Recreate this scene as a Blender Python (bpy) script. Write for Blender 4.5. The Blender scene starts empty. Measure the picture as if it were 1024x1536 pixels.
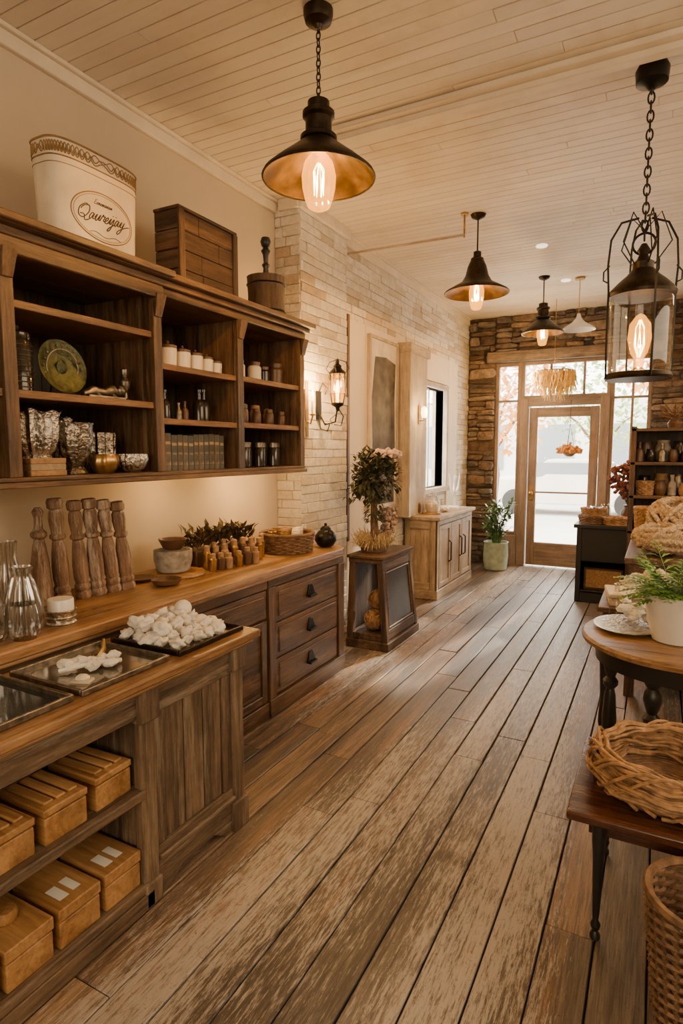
import bpy, bmesh, math, random
from mathutils import Vector, Matrix, noise
random.seed(7)
SC=bpy.context.scene
COL=SC.collection
R=random.uniform
pi=math.pi

# ---------------------------------------------------------------- materials
def nd(nt,t,props={},ins={}):
    n=nt.nodes.new(t)
    for k,v in props.items(): setattr(n,k,v)
    for k,v in ins.items():
        if isinstance(v,bpy.types.NodeSocket): nt.links.new(v,n.inputs[k])
        else:
            if isinstance(v,tuple) and len(v)==3 and n.inputs[k].type=='RGBA': v=v+(1,)
            n.inputs[k].default_value=v
    return n
def ramp(nt,fac,stops):
    n=nt.nodes.new('ShaderNodeValToRGB'); nt.links.new(fac,n.inputs[0])
    e=n.color_ramp.elements
    while len(e)<len(stops): e.new(0.5)
    for i,(p,c) in enumerate(stops):
        e[i].position=p; e[i].color=(c[0],c[1],c[2],1) if isinstance(c,tuple) else (c,c,c,1)
    return n.outputs[0]
def new(name):
    m=bpy.data.materials.new(name); m.use_nodes=True
    nt=m.node_tree; b=nt.nodes['Principled BSDF']
    return m,nt,b
def mixc(nt,f,a,b,mode='MIX'):
    n=nt.nodes.new('ShaderNodeMix'); n.data_type='RGBA'; n.blend_type=mode
    for idx,v in ((0,f),(6,a),(7,b)):
        if isinstance(v,bpy.types.NodeSocket): nt.links.new(v,n.inputs[idx])
        else:
            if isinstance(v,tuple): v=v+(1,) if len(v)==3 else v
            n.inputs[idx].default_value=v
    return n.outputs[2]
def pm(name,col,rough=.5,metal=0.,var=.2,scale=10,bump=0.,spec=.5):
    m,nt,b=new(name)
    tc=nd(nt,'ShaderNodeTexCoord')
    nz=nd(nt,'ShaderNodeTexNoise',{},{'Vector':tc.outputs['Object'],'Scale':float(scale),'Detail':5.})
    c=ramp(nt,nz.outputs[0],[(.3,tuple(x*(1-var) for x in col)),(.7,tuple(min(1,x*(1+var)) for x in col))])
    nt.links.new(c,b.inputs['Base Color'])
    b.inputs['Roughness'].default_value=rough; b.inputs['Metallic'].default_value=metal
    if bump:
        bp=nd(nt,'ShaderNodeBump',{},{'Height':nz.outputs[0],'Strength':bump,'Distance':.01})
        nt.links.new(bp.outputs[0],b.inputs['Normal'])
    return m
def woodm(name,dark,light,ax,rough=.5,scale=14.,wear=None,wearamt=.5,bump=.5,fine=.8):
    m,nt,b=new(name)
    tc=nd(nt,'ShaderNodeTexCoord'); oi=nd(nt,'ShaderNodeObjectInfo')
    mu=nd(nt,'ShaderNodeMath',{'operation':'MULTIPLY'},{0:oi.outputs['Random'],1:23.})
    sc=[1.,1.,1.]; sc[ax]=.07
    mp=nd(nt,'ShaderNodeMapping',{},{'Vector':tc.outputs['Object'],'Scale':tuple(sc)})
    ad=nd(nt,'ShaderNodeVectorMath',{'operation':'ADD'},{0:mp.outputs[0],1:mu.outputs[0]})
    n1=nd(nt,'ShaderNodeTexNoise',{},{'Vector':ad.outputs[0],'Scale':scale,'Detail':8.,'Roughness':.66,'Distortion':.7})
    n2=nd(nt,'ShaderNodeTexNoise',{},{'Vector':ad.outputs[0],'Scale':scale*6,'Detail':5.,'Roughness':.75})
    n3=nd(nt,'ShaderNodeTexNoise',{},{'Vector':tc.outputs['Object'],'Scale':4.,'Detail':6.,'Roughness':.65})
    mid=tuple((a*.45+c*.55) for a,c in zip(dark,light))
    c1=ramp(nt,n1.outputs[0],[(.34,dark),(.5,mid),(.64,light)])
    f2=ramp(nt,n2.outputs[0],[(.38,.45),(.56,1.)])
    c2=mixc(nt,fine,c1,f2,'MULTIPLY')
    f3=ramp(nt,n3.outputs[0],[(.32,.5),(.68,1.2)])
    c3=mixc(nt,fine,c2,f3,'MULTIPLY')
    if wear:
        n4=nd(nt,'ShaderNodeTexNoise',{},{'Vector':ad.outputs[0],'Scale':scale*1.2,'Detail':9.,'Roughness':.8})
        f4=ramp(nt,n4.outputs[0],[(.51,0.),(.60,wearamt)])
        c3=mixc(nt,f4,c3,wear)
    nt.links.new(c3,b.inputs['Base Color'])
    rr=ramp(nt,n1.outputs[0],[(.3,max(.1,rough-.1)),(.7,min(1,rough+.15))]); nt.links.new(rr,b.inputs['Roughness'])
    bp=nd(nt,'ShaderNodeBump',{},{'Height':n2.outputs[0],'Strength':bump,'Distance':.004})
    nt.links.new(bp.outputs[0],b.inputs['Normal'])
    return m
def wood(name,dark,light,**k):
    return tuple(woodm(name+'_'+'xyz'[i],dark,light,i,**k) for i in range(3))
def rndmat(name,stops,rough=.8,nscale=20,nvar=.35,bump=.5,dist=.01,stretch=None,tint=None):
    m,nt,b=new(name)
    at=nd(nt,'ShaderNodeAttribute',{'attribute_name':'rnd'})
    tc=nd(nt,'ShaderNodeTexCoord')
    c=ramp(nt,at.outputs['Fac'],stops)
    v=tc.outputs['Object']
    if stretch:
        v=nd(nt,'ShaderNodeMapping',{},{'Vector':v,'Scale':stretch}).outputs[0]
    mu=nd(nt,'ShaderNodeMath',{'operation':'MULTIPLY'},{0:at.outputs['Fac'],1:37.})
    ad=nd(nt,'ShaderNodeVectorMath',{'operation':'ADD'},{0:v,1:mu.outputs[0]})
    n=nd(nt,'ShaderNodeTexNoise',{},{'Vector':ad.outputs[0],'Scale':float(nscale),'Detail':7.,'Roughness':.65})
    f=ramp(nt,n.outputs[0],[(.3,1-nvar),(.65,1.0)])
    c=mixc(nt,1.,c,f,'MULTIPLY')
    if tint:
        n2=nd(nt,'ShaderNodeTexNoise',{},{'Vector':tc.outputs['Object'],'Scale':2.2,'Detail':6.,'Roughness':.7})
        f2=ramp(nt,n2.outputs[0],[(.50,0.),(.66,.6)])
        c=mixc(nt,f2,c,tint)
    nt.links.new(c,b.inputs['Base Color'])
    b.inputs['Roughness'].default_value=rough
    bp=nd(nt,'ShaderNodeBump',{},{'Height':n.outputs[0],'Strength':bump,'Distance':dist})
    nt.links.new(bp.outputs[0],b.inputs['Normal'])
    return m
def floormat():
    m,nt,b=new('floor_planks')
    at=nd(nt,'ShaderNodeAttribute',{'attribute_name':'rnd'}); tc=nd(nt,'ShaderNodeTexCoord')
    base=ramp(nt,at.outputs['Fac'],[(0.,(.085,.066,.052)),(.16,(.20,.135,.088)),(.32,(.125,.105,.090)),(.48,(.30,.195,.115)),(.64,(.175,.145,.12)),(.82,(.35,.235,.14)),(1.,(.23,.155,.10))])
    mu=nd(nt,'ShaderNodeMath',{'operation':'MULTIPLY'},{0:at.outputs['Fac'],1:91.})
    mp=nd(nt,'ShaderNodeMapping',{},{'Vector':tc.outputs['Object'],'Scale':(1.,.035,1.)})
    ad=nd(nt,'ShaderNodeVectorMath',{'operation':'ADD'},{0:mp.outputs[0],1:mu.outputs[0]})
    n1=nd(nt,'ShaderNodeTexNoise',{},{'Vector':ad.outputs[0],'Scale':30.,'Detail':9.,'Roughness':.68,'Distortion':.7})
    f1=ramp(nt,n1.outputs[0],[(.32,.38),(.5,.88),(.66,1.3)])
    c=mixc(nt,1.,base,f1,'MULTIPLY')
    n2=nd(nt,'ShaderNodeTexNoise',{},{'Vector':ad.outputs[0],'Scale':170.,'Detail':5.,'Roughness':.75})
    f2=ramp(nt,n2.outputs[0],[(.40,.38),(.54,1.)])
    c=mixc(nt,.85,c,f2,'MULTIPLY')
    mp3=nd(nt,'ShaderNodeMapping',{},{'Vector':tc.outputs['Object'],'Scale':(1.,.10,1.)})
    n5=nd(nt,'ShaderNodeTexNoise',{},{'Vector':mp3.outputs[0],'Scale':3.6,'Detail':5.})
    f5=ramp(nt,n5.outputs[0],[(.53,0.),(.66,.7)])
    c5=mixc(nt,1.,(.36,.185,.068),f1,'MULTIPLY')
    c=mixc(nt,f5,c,c5)
    # walked path: greyer, darker and scratched along the middle of the shop
    sx=nd(nt,'ShaderNodeSeparateXYZ',{},{0:tc.outputs['Object']})
    nb=nd(nt,'ShaderNodeTexNoise',{},{'Vector':mp3.outputs[0],'Scale':3.0,'Detail':5.,'Roughness':.6})
    xo=nd(nt,'ShaderNodeMath',{'operation':'ADD'},{0:sx.outputs[0],1:.78})
    xa=nd(nt,'ShaderNodeMath',{'operation':'ABSOLUTE'},{0:xo.outputs[0]})
    xs=nd(nt,'ShaderNodeMath',{'operation':'SUBTRACT'},{0:1.15,1:xa.outputs[0]})
    pth=nd(nt,'ShaderNodeMath',{'operation':'MULTIPLY'},{0:xs.outputs[0],1:nb.outputs[0]})
    fp=ramp(nt,pth.outputs[0],[(.34,0.),(.50,.85)])
    c7=mixc(nt,1.,(.175,.155,.138),f1,'MULTIPLY'); c7=mixc(nt,.8,c7,f2,'MULTIPLY')
    c=mixc(nt,fp,c,c7)
    # dark weathered streaks
    n8=nd(nt,'ShaderNodeTexNoise',{},{'Vector':ad.outputs[0],'Scale':60.,'Detail':9.,'Roughness':.8})
    n9=nd(nt,'ShaderNodeTexNoise',{},{'Vector':mp3.outputs[0],'Scale':2.3,'Detail':4.})
    s8=nd(nt,'ShaderNodeMath',{'operation':'ADD'},{0:n8.outputs[0],1:n9.outputs[0]})
    m8=nd(nt,'ShaderNodeMath',{'operation':'MULTIPLY'},{0:s8.outputs[0],1:.5})
    f8=ramp(nt,m8.outputs[0],[(.505,0.),(.56,.85)])
    c=mixc(nt,f8,c,(.055,.043,.036))
    # pale scuffed worn streaks, strongest on the path
    n3=nd(nt,'ShaderNodeTexNoise',{},{'Vector':mp3.outputs[0],'Scale':95.,'Detail':9.,'Roughness':.84})
    n4=nd(nt,'ShaderNodeTexNoise',{},{'Vector':mp3.outputs[0],'Scale':1.9,'Detail':4.})
    s=nd(nt,'ShaderNodeMath',{'operation':'ADD'},{0:n3.outputs[0],1:n4.outputs[0]})
    sm=nd(nt,'ShaderNodeMath',{'operation':'MULTIPLY'},{0:s.outputs[0],1:.5})
    pb=nd(nt,'ShaderNodeMath',{'operation':'MULTIPLY'},{0:fp,1:.022})
    sm2=nd(nt,'ShaderNodeMath',{'operation':'ADD'},{0:sm.outputs[0],1:pb.outputs[0]})
    f3=ramp(nt,sm2.outputs[0],[(.53,0.),(.575,.8)])
    c=mixc(nt,f3,c,(.47,.42,.37))
    n6=nd(nt,'ShaderNodeTexNoise',{},{'Vector':tc.outputs['Object'],'Scale':60.,'Detail':4.,'Roughness':.8})
    f6=ramp(nt,n6.outputs[0],[(.59,0.),(.67,.65)])
    c=mixc(nt,f6,c,(.05,.036,.026))
    nt.links.new(c,b.inputs['Base Color'])
    rr=ramp(nt,n1.outputs[0],[(.3,.26),(.7,.46)]); nt.links.new(rr,b.inputs['Roughness'])
    bp=nd(nt,'ShaderNodeBump',{},{'Height':n2.outputs[0],'Strength':.55,'Distance':.005})
    nt.links.new(bp.outputs[0],b.inputs['Normal'])
    return m
def emis(name,col,st):
    m,nt,b=new(name)
    b.inputs['Base Color'].default_value=(*col,1); b.inputs['Emission Color'].default_value=(*col,1)
    b.inputs['Emission Strength'].default_value=st
    return m
def thin(name,tint=(1,1,1),gl=.05,em=None,est=0,rough=.03,edge=.5):
    m=bpy.data.materials.new(name); m.use_nodes=True; nt=m.node_tree
    out=nt.nodes['Material Output']; nt.nodes.remove(nt.nodes['Principled BSDF'])
    t=nd(nt,'ShaderNodeBsdfTransparent',{},{'Color':tint}); g=nd(nt,'ShaderNodeBsdfGlossy',{},{'Roughness':rough})
    lw=nd(nt,'ShaderNodeLayerWeight',{},{'Blend':.5})
    pw=nd(nt,'ShaderNodeMath',{'operation':'POWER'},{0:lw.outputs['Facing'],1:4.})
    mu=nd(nt,'ShaderNodeMath',{'operation':'MULTIPLY'},{0:pw.outputs[0],1:edge})
    ad=nd(nt,'ShaderNodeMath',{'operation':'ADD'},{0:mu.outputs[0],1:gl})
    ad.use_clamp=True
    mx=nd(nt,'ShaderNodeMixShader',{},{0:ad.outputs[0],1:t.outputs[0],2:g.outputs[0]})
    o=mx.outputs[0]
    if em:
        e=nd(nt,'ShaderNodeEmission',{},{'Color':em,'Strength':float(est)})
        a=nd(nt,'ShaderNodeAddShader',{},{0:o,1:e.outputs[0]}); o=a.outputs[0]
    nt.links.new(o,out.inputs[0])
    return m

HUTCH=wood('hutch_wood',(.045,.022,.010),(.23,.12,.050),rough=.48,wear=(.28,.19,.115),wearamt=.4)
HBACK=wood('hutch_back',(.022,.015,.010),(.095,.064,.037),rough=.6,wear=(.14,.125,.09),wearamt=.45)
EDGE=wood('edge_wood',(.13,.062,.025),(.37,.19,.075),rough=.42)  # lighter than the hutch wood, sunny-side brightness put into the colour
TOPW=wood('worktop_wood',(.17,.080,.030),(.50,.275,.115),rough=.33,bump=.35,fine=.75,wear=(.58,.38,.19),wearamt=.35)
DARKC=wood('dark_cabinet_wood',(.042,.022,.012),(.18,.095,.046),rough=.42,wear=(.24,.165,.105),wearamt=.45)
GREYC=wood('weathered_cabinet_wood',(.060,.038,.023),(.24,.155,.088),rough=.6,wear=(.31,.25,.18),wearamt=.55)
BOXW=wood('box_wood',(.27,.125,.042),(.56,.31,.12),rough=.42,bump=.2,fine=.5,scale=12.)
LIGHTC=wood('light_cabinet_wood',(.28,.19,.11),(.56,.42,.27),rough=.5,fine=.6)
CRATEW=wood('crate_wood',(.024,.013,.008),(.145,.074,.036),rough=.6,scale=9.,wear=(.25,.16,.095),wearamt=.4)
DOORW=wood('door_wood',(.19,.125,.082),(.34,.235,.16),rough=.45,fine=.5)
PANW=wood('pilaster_wood',(.38,.29,.20),(.60,.49,.35),rough=.6,fine=.5)
REDW=wood('red_brown_wood',(.036,.013,.007),(.14,.050,.021),rough=.2,bump=.2)
SPIN=wood('spindle_wood',(.14,.075,.040),(.44,.26,.15),rough=.7,wear=(.60,.50,.40),wearamt=.7)
FLOOR=floormat()
CEIL=rndmat('ceiling_boards',[(0,(.74,.63,.49)),(1,(.82,.71,.56))],rough=.5,nscale=12,nvar=.11,bump=.1,stretch=(.08,1,1),tint=(.62,.49,.34))
BRICK=rndmat('painted_brick',[(0,(.54,.41,.27)),(.15,(.68,.58,.45)),(.5,(.79,.71,.58)),(1,(.87,.80,.69))],rough=.7,nscale=18,nvar=.28,bump=1.,dist=.018,tint=(.64,.50,.34))
STONE=rndmat('rough_stone',[(0,(.075,.048,.030)),(.2,(.20,.12,.068)),(.4,(.15,.125,.10)),(.6,(.30,.19,.11)),(.8,(.22,.18,.14)),(1,(.44,.30,.18))],rough=.85,nscale=11,nvar=.65,bump=1.,dist=.05)
MORTAR=pm('mortar',(.10,.075,.052),.9,bump=.5,scale=30)
BMORT=pm('brick_mortar',(.58,.49,.37),.9)
WALL=pm('plaster_wall',(.58,.475,.345),.85,var=.06,scale=2.5,bump=.05)
PLAST=pm('cream_panel',(.74,.63,.49),.7,var=.06,scale=3)
TRIM=pm('cream_trim',(.74,.63,.48),.55,var=.08,scale=6)
BRONZE=pm('dark_bronze',(.042,.030,.020),.38,.85,var=.5,scale=25)
BRONZEIN=pm('shade_inner',(.065,.040,.017),.5,.8,var=.6,scale=14)
BLACK=pm('black_metal',(.012,.011,.010),.4,.6)
BLACKP=pm('black_paint',(.015,.014,.013),.4,0)
GAPM=pm('plank_gap',(.018,.013,.010),.9,0)
BRASS=pm('brass',(.42,.26,.09),.3,.9,var=.4,scale=15)
SILVER=pm('silver',(.52,.49,.43),.22,1.,var=.4,scale=60,bump=1.)
MERC=pm('mercury_glass',(.30,.27,.22),.2,1.,var=.6,scale=45,bump=1.)
GREENP=pm('patinated_green',(.045,.055,.030),.4,.7,var=.55,scale=30,bump=.6)
PEWTER=pm('pewter',(.22,.19,.15),.35,.9,var=.5,scale=35,bump=.6)
CREAM=pm('cream_ceramic',(.72,.64,.51),.35,var=.08)
TINC=pm('aged_cream_tin',(.67,.57,.43),.4,var=.17,scale=7)
WHITE=pm('white_ceramic',(.78,.75,.69),.25,var=.04)
PAPER=pm('white_card',(.75,.72,.66),.6,var=.05)
PAGES=pm('aged_pages',(.34,.26,.17),.8,var=.15,scale=60)
CORK=pm('cork',(.34,.20,.095),.8,var=.3,scale=40)
DKGLASS=pm('dark_glass',(.022,.016,.012),.12,0)
BROWNC=pm('brown_ceramic',(.10,.050,.025),.35,var=.4)
STONEG=pm('grey_stone',(.31,.27,.22),.8,var=.4,scale=25,bump=.4)
WHSTONE=pm('white_stone',(.76,.72,.65),.6,var=.12,scale=30,bump=.4)
WICK=pm('wicker',(.36,.205,.092),.6,var=.5,scale=30,bump=.3)
WICKD=pm('wicker_dark',(.18,.10,.050),.6,var=.45,scale=30,bump=.3)
ROPE=pm('rope',(.48,.35,.21),.8,var=.35,scale=60,bump=.5)
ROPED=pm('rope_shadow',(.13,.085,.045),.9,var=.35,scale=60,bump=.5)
LEAF=pm('leaf_green',(.070,.14,.035),.5,var=.5,scale=14)
LEAFB=pm('leaf_bright',(.17,.33,.06),.45,var=.45,scale=12)
LEAFD=pm('leaf_dusky',(.055,.058,.026),.55,var=.6,scale=14)
DRYF=pm('dried_flower',(.70,.51,.42),.8,var=.2,scale=30)
DRYR=pm('dried_red_flower',(.17,.052,.028),.8,var=.5,scale=30)
DRYO=pm('orange_flower',(.62,.27,.065),.8,var=.4,scale=30)
TREEO=pm('autumn_leaves',(.70,.33,.08),.8,var=.3,scale=5)
TREEG=pm('pale_leaves',(.30,.42,.15),.8,var=.3,scale=5)
STRAW=pm('straw',(.46,.33,.17),.8,var=.35,scale=30)
BARK=pm('bark',(.14,.085,.048),.85,var=.4,scale=30,bump=.5)
CHALK=pm('chalkboard',(.028,.025,.022),.3,var=.6,scale=5)
CLOTH=pm('linen',(.64,.55,.42),.9,var=.15,scale=20,bump=.4)
POTG=pm('green_glazed_pot',(.34,.40,.29),.3,var=.25,scale=12)
ART=pm('art_canvas',(.66,.57,.45),.8,var=.22,scale=5)
ARTD=pm('art_dark',(.085,.068,.05),.7,var=.85,scale=6)
GLASS=thin('window_glass',(.98,.98,.98),.02,edge=.35)
JARG=thin('jar_glass',(.92,.89,.84),.06,edge=.7)
CRYS=thin('crystal_glass',(.86,.84,.80),.25,rough=.10,edge=.8)
BULBG=thin('bulb_glass',(1.,.66,.24),.03,em=(1.,.43,.035),est=1.25,edge=.2)
FIL=emis('filament',(1.,.72,.26),20.)
CANDLE=emis('candle_glow',(1.,.62,.17),11.)
RECESS=emis('recessed_light',(1.,.88,.66),1.8)
GOLD=pm('gold_ink',(.28,.17,.068),.45,.3,var=.3)
INK=pm('brown_ink',(.07,.042,.022),.5)
GROOVE=pm('groove_shadow_paint',(.44,.35,.25),.8)
GROUND=pm('street_ground',(.66,.64,.60),.9,var=.15,scale=1)
FACADE=pm('facade_paint',(.74,.70,.64),.9,var=.1,scale=1)
FWIN=pm('facade_window',(.22,.24,.26),.3,var=.1,scale=1)
BOOKC=[pm('book_cloth_%d'%i,c,.6,var=.35,scale=30) for i,c in enumerate([(.085,.076,.062),(.12,.10,.075),(.075,.08,.075)])]

# ---------------------------------------------------------------- mesh builder
ORG={}
class B:
    def __init__(s):
        s.bm=bmesh.new(); s.L=s.bm.faces.layers.float.new('rnd'); s.r=0.5
    def f(s,vs,mi=0):
        try: fc=s.bm.faces.new(vs)
        except ValueError: return
        fc.material_index=mi; fc[s.L]=s.r; return fc
    def hexa(s,bt,tp,mi=0):
        v=[s.bm.verts.new(p) for p in list(bt)+list(tp)]
        for q in ((3,2,1,0),(4,5,6,7),(0,1,5,4),(1,2,6,5),(2,3,7,6),(3,0,4,7)):
            s.f([v[i] for i in q],mi)
        return s
    def box(s,x0,x1,y0,y1,z0,z1,mi=None):
        if mi is None:
            d=(abs(x1-x0),abs(y1-y0),abs(z1-z0)); mi=d.index(max(d))
        s.hexa([(x0,y0,z0),(x1,y0,z0),(x1,y1,z0),(x0,y1,z0)],[(x0,y0,z1),(x1,y0,z1),(x1,y1,z1),(x0,y1,z1)],mi)
        return s
    def lathe(s,prof,c=(0,0,0),n=24,mi=2,M=None,cap=True):
        rings=[]
        for r,z in prof:
            ring=[]
            for i in range(n):
                a=2*pi*i/n
                p=Vector((max(r,1e-4)*math.cos(a),max(r,1e-4)*math.sin(a),z))
                if M is not None: p=M@p
                ring.append(s.bm.verts.new(p+Vector(c)))
            rings.append(ring)
        for a,b in zip(rings,rings[1:]):
            for i in range(n): s.f([a[i],a[(i+1)%n],b[(i+1)%n],b[i]],mi)
        if cap:
            s.f(rings[0][::-1],mi); s.f(rings[-1],mi)
        return s
    def tube(s,pts,r=.01,n=6,closed=False,mi=0):
        P=[Vector(p) for p in pts]; m=len(P)
        rr=r if isinstance(r,(list,tuple)) else [r]*m
        rings=[]; nrm=None
        for i in range(m):
            if closed: t=P[(i+1)%m]-P[i-1]
            else: t=P[min(i+1,m-1)]-P[max(i-1,0)]
            if t.length<1e-9: t=Vector((0,0,1))
            t.normalize()
            if nrm is None:
                nrm=t.cross(Vector((0,0,1)) if abs(t.z)<.9 else Vector((1,0,0))).normalized()
            nrm=(nrm-t*nrm.dot(t))
            if nrm.length<1e-6: nrm=t.orthogonal()
            nrm.normalize(); bn=t.cross(nrm)
            rings.append([s.bm.verts.new(P[i]+(nrm*math.cos(2*pi*k/n)+bn*math.sin(2*pi*k/n))*rr[i]) for k in range(n)])
        rg=range(m if closed else m-1)
        for i in rg:
            a=rings[i]; b=rings[(i+1)%m]
            for k in range(n): s.f([a[k],a[(k+1)%n],b[(k+1)%n],b[k]],mi)
        if not closed:
            s.f(rings[0][::-1],mi); s.f(rings[-1],mi)
        return s
    def ring(s,c,rad,r,n=6,m=24,axis='z',mi=0,sy=1.,wob=0.,wn=0,ph=0.):
        pts=[]
        for i in range(m):
            a=2*pi*i/m; q=rad+wob*math.sin(wn*a+ph)
            u,v=q*math.cos(a),q*math.sin(a)*sy
            pts.append({'z':(c[0]+u,c[1]+v,c[2]),'x':(c[0],c[1]+u,c[2]+v),'y':(c[0]+u,c[1],c[2]+v)}[axis])
        return s.tube(pts,r,n,True,mi)
    def blob(s,c,r,sc=(1,1,1),amp=.0,fr=3.,sub=2,mi=0,seed=0):
        res=bmesh.ops.create_icosphere(s.bm,subdivisions=sub,radius=1.)
        fs=set()
        for v in res['verts']:
            k=1+amp*noise.noise(v.co*fr+Vector((seed*7.3,seed*3.1,seed)))
            v.co=Vector((v.co.x*sc[0],v.co.y*sc[1],v.co.z*sc[2]))*r*k+Vector(c)
            for f in v.link_faces: fs.add(f)
        for f in fs: f.material_index=mi; f[s.L]=s.r
        return s
    def leaf(s,p,d,up,l,w,mi=0,bend=.3):
        p=Vector(p); d=Vector(d).normalized(); up=Vector(up)
        sd=d.cross(up)
        if sd.length<1e-4: sd=d.orthogonal()
        sd.normalize(); nn=sd.cross(d)
        a=s.bm.verts.new(p); m1=p+d*l*.5+nn*l*bend*.25; e=p+d*l-nn*l*bend*.3
        b1=s.bm.verts.new(m1+sd*w*.5); b2=s.bm.verts.new(m1-sd*w*.5); m=s.bm.verts.new(m1-nn*w*.12); t=s.bm.verts.new(e)
        s.f([a,b1,m],mi); s.f([a,m,b2],mi); s.f([b1,t,m],mi); s.f([m,t,b2],mi)
        return s
def finish(b,name,mats,org,bevel=0,seg=2,recalc=True,angle=38):
    if recalc: bmesh.ops.recalc_face_normals(b.bm,faces=b.bm.faces[:])
    b.bm.transform(Matrix.Translation(-Vector(org)))
    me=bpy.data.meshes.new(name)
    if not isinstance(mats,(tuple,list)): mats=(mats,)
    nm=len(mats)
    for f in b.bm.faces:
        f.smooth=True
        if f.material_index>=nm: f.material_index=nm-1
    b.bm.to_mesh(me); b.bm.free()
    for m in mats: me.materials.append(m)
    me.set_sharp_from_angle(angle=math.radians(angle))
    o=bpy.data.objects.new(name,me); COL.objects.link(o)
    if bevel:
        md=o.modifiers.new('bevel','BEVEL'); md.width=bevel; md.segments=seg; md.limit_method='ANGLE'; md.angle_limit=math.radians(40)
    return o
def T(name,label,cat,loc=(0,0,0),group=None):
    o=bpy.data.objects.new(name,None); o.empty_display_size=.1; COL.objects.link(o); o.location=loc
    o['label']=label; o['category']=cat
    if group: o['group']=group
    ORG[o.name]=Vector(loc); return o
def P(b,name,par,mats,bevel=0,label=None,**k):
    o=finish(b,name,mats,ORG[par.name],bevel,**k); o.parent=par; ORG[o.name]=ORG[par.name]
    if label: o['label']=label
    return o
def S(b,name,mats,loc,label,cat,bevel=0,group=None,**k):
    o=finish(b,name,mats,loc,bevel,**k); o.location=loc; ORG[o.name]=Vector(loc)
    o['label']=label; o['category']=cat
    if group: o['group']=group
    return o
def ST(b,name,mats,bevel=0,**k):
    o=finish(b,name,mats,(0,0,0),bevel,**k); o['kind']='structure'; return o
def dup(o,loc,rz=None,par=None,sc=None,label=None):
    c=o.copy(); COL.objects.link(c)
    if par is None:
        c.location=loc
        if rz is not None: c.rotation_euler=(c.rotation_euler[0],c.rotation_euler[1],rz)
        if sc: c.scale=sc if isinstance(sc,tuple) else (sc,)*3
        if label: c['label']=label
    else: c.parent=par
    for ch in o.children: dup(ch,None,par=c)
    return c
def place(o,loc,rz=0,sc=None):
    o.location=loc; o.rotation_euler[2]=rz
    if sc: o.scale=sc if isinstance(sc,tuple) else (sc,)*3
    return o
def rotm(axis,deg): return Matrix.Rotation(math.radians(deg),3,axis)

# ---------------------------------------------------------------- room shell
WL=-2.6; WF=-2.45; CZ=3.42; YB=8.5
PX=-2.38; PY0=3.86; PY1=4.60     # brick pier
# floor planks
b=B(); x=-2.75; pw=.155
b.box(-2.75,2.75,-2.7,8.75,-.06,-.015,1)
while x<2.7:
    y=-2.7-R(0,1.5)
    while y<8.75:
        L=R(1.0,2.6); y0=max(y,-2.7); y1=min(y+L,8.75)
        if y1-y0>.05:
            b.r=R(0,1); dz=R(-.002,.002); ga,gb=R(.002,.0055),R(.002,.0055)
            b.box(x+ga,x+pw-gb,y0+.0015,y1-.0015,-.015,dz,0)
        y+=L
    x+=pw
ST(b,'floor',[FLOOR,GAPM],bevel=.0025,seg=1)
# ceiling boards run across the room
b=B(); y=-2.6
b.box(-2.75,2.75,-2.7,8.75,CZ+.006,CZ+.08,1)
while y<8.7:
    x=-2.75-R(0,2)
    while x<2.75:
        L=R(2.5,4.5); x0=max(x,-2.75); x1=min(x+L,2.75)
        if x1-x0>.05:
            b.r=R(0,1); b.box(x0+.0005,x1-.0005,y+.001,y+.084,CZ+R(-.0006,.0006),CZ+.008,0)
        x+=L
    y+=.085
ST(b,'ceiling',[CEIL,GROOVE],bevel=.003,seg=1)
b=B(); b.box(WL-.15,WL,-2.6,4.0,0,CZ,0); ST(b,'wall_left',[WALL])
# brick helper
def bricks(b,plane,u0,u1,z0,z1,at,out,bw=.29,bh=.070,gap=.003,holes=()):
    z=z0; k=0
    while z<z1-.01:
        zz=min(z+bh*R(.85,1.15),z1); u=u0-R(0,bw)
        while u<u1:
            bb_=bw*R(.6,1.25); a=max(u,u0); c=min(u+bb_,u1)
            if c-a>.02 and not any(a<h[1] and c>h[0] and z<h[3] and zz>h[2] for h in holes):
                d=out+math.copysign(R(-.004,.011),out); b.r=R(0,1)
                lo,hi=(at,at+d) if d>0 else (at+d,at)
                if plane=='x': b.box(lo,hi,a+gap/2,c-gap/2,z+gap/2,zz-gap/2,0)
                else: b.box(a+gap/2,c-gap/2,lo,hi,z+gap/2,zz-gap/2,0)
            u+=bb_
        z=zz; k+=1
WH=(6.64,7.43,1.15,2.35)
b=B()
for y0,y1,z0,z1 in ((4.0,WH[0],0,CZ),(WH[1],YB+.15,0,CZ),(WH[0],WH[1],0,WH[2]),(WH[0],WH[1],WH[3],CZ)):
    b.box(WF-.16,WF-.012,y0,y1,z0,z1,1)
bricks(b,'x',PY1-.05,YB,0,CZ,WF-.012,.009,holes=(WH,))
ST(b,'wall_left',[BRICK,BMORT],bevel=.006,seg=1)
b=B(); b.box(WL,PX-.010,PY0+.010,PY1-.010,0,CZ,1)
bricks(b,'x',PY0,PY1,0,CZ,PX-.010,.008)
bricks(b,'y',WL,PX-.002,0,CZ,PY0+.010,-.008)
bricks(b,'y',WF,PX-.002,0,CZ,PY1-.010,.008)
ST(b,'wall_pier',[BRICK,BMORT],bevel=.006,seg=1)
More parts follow.
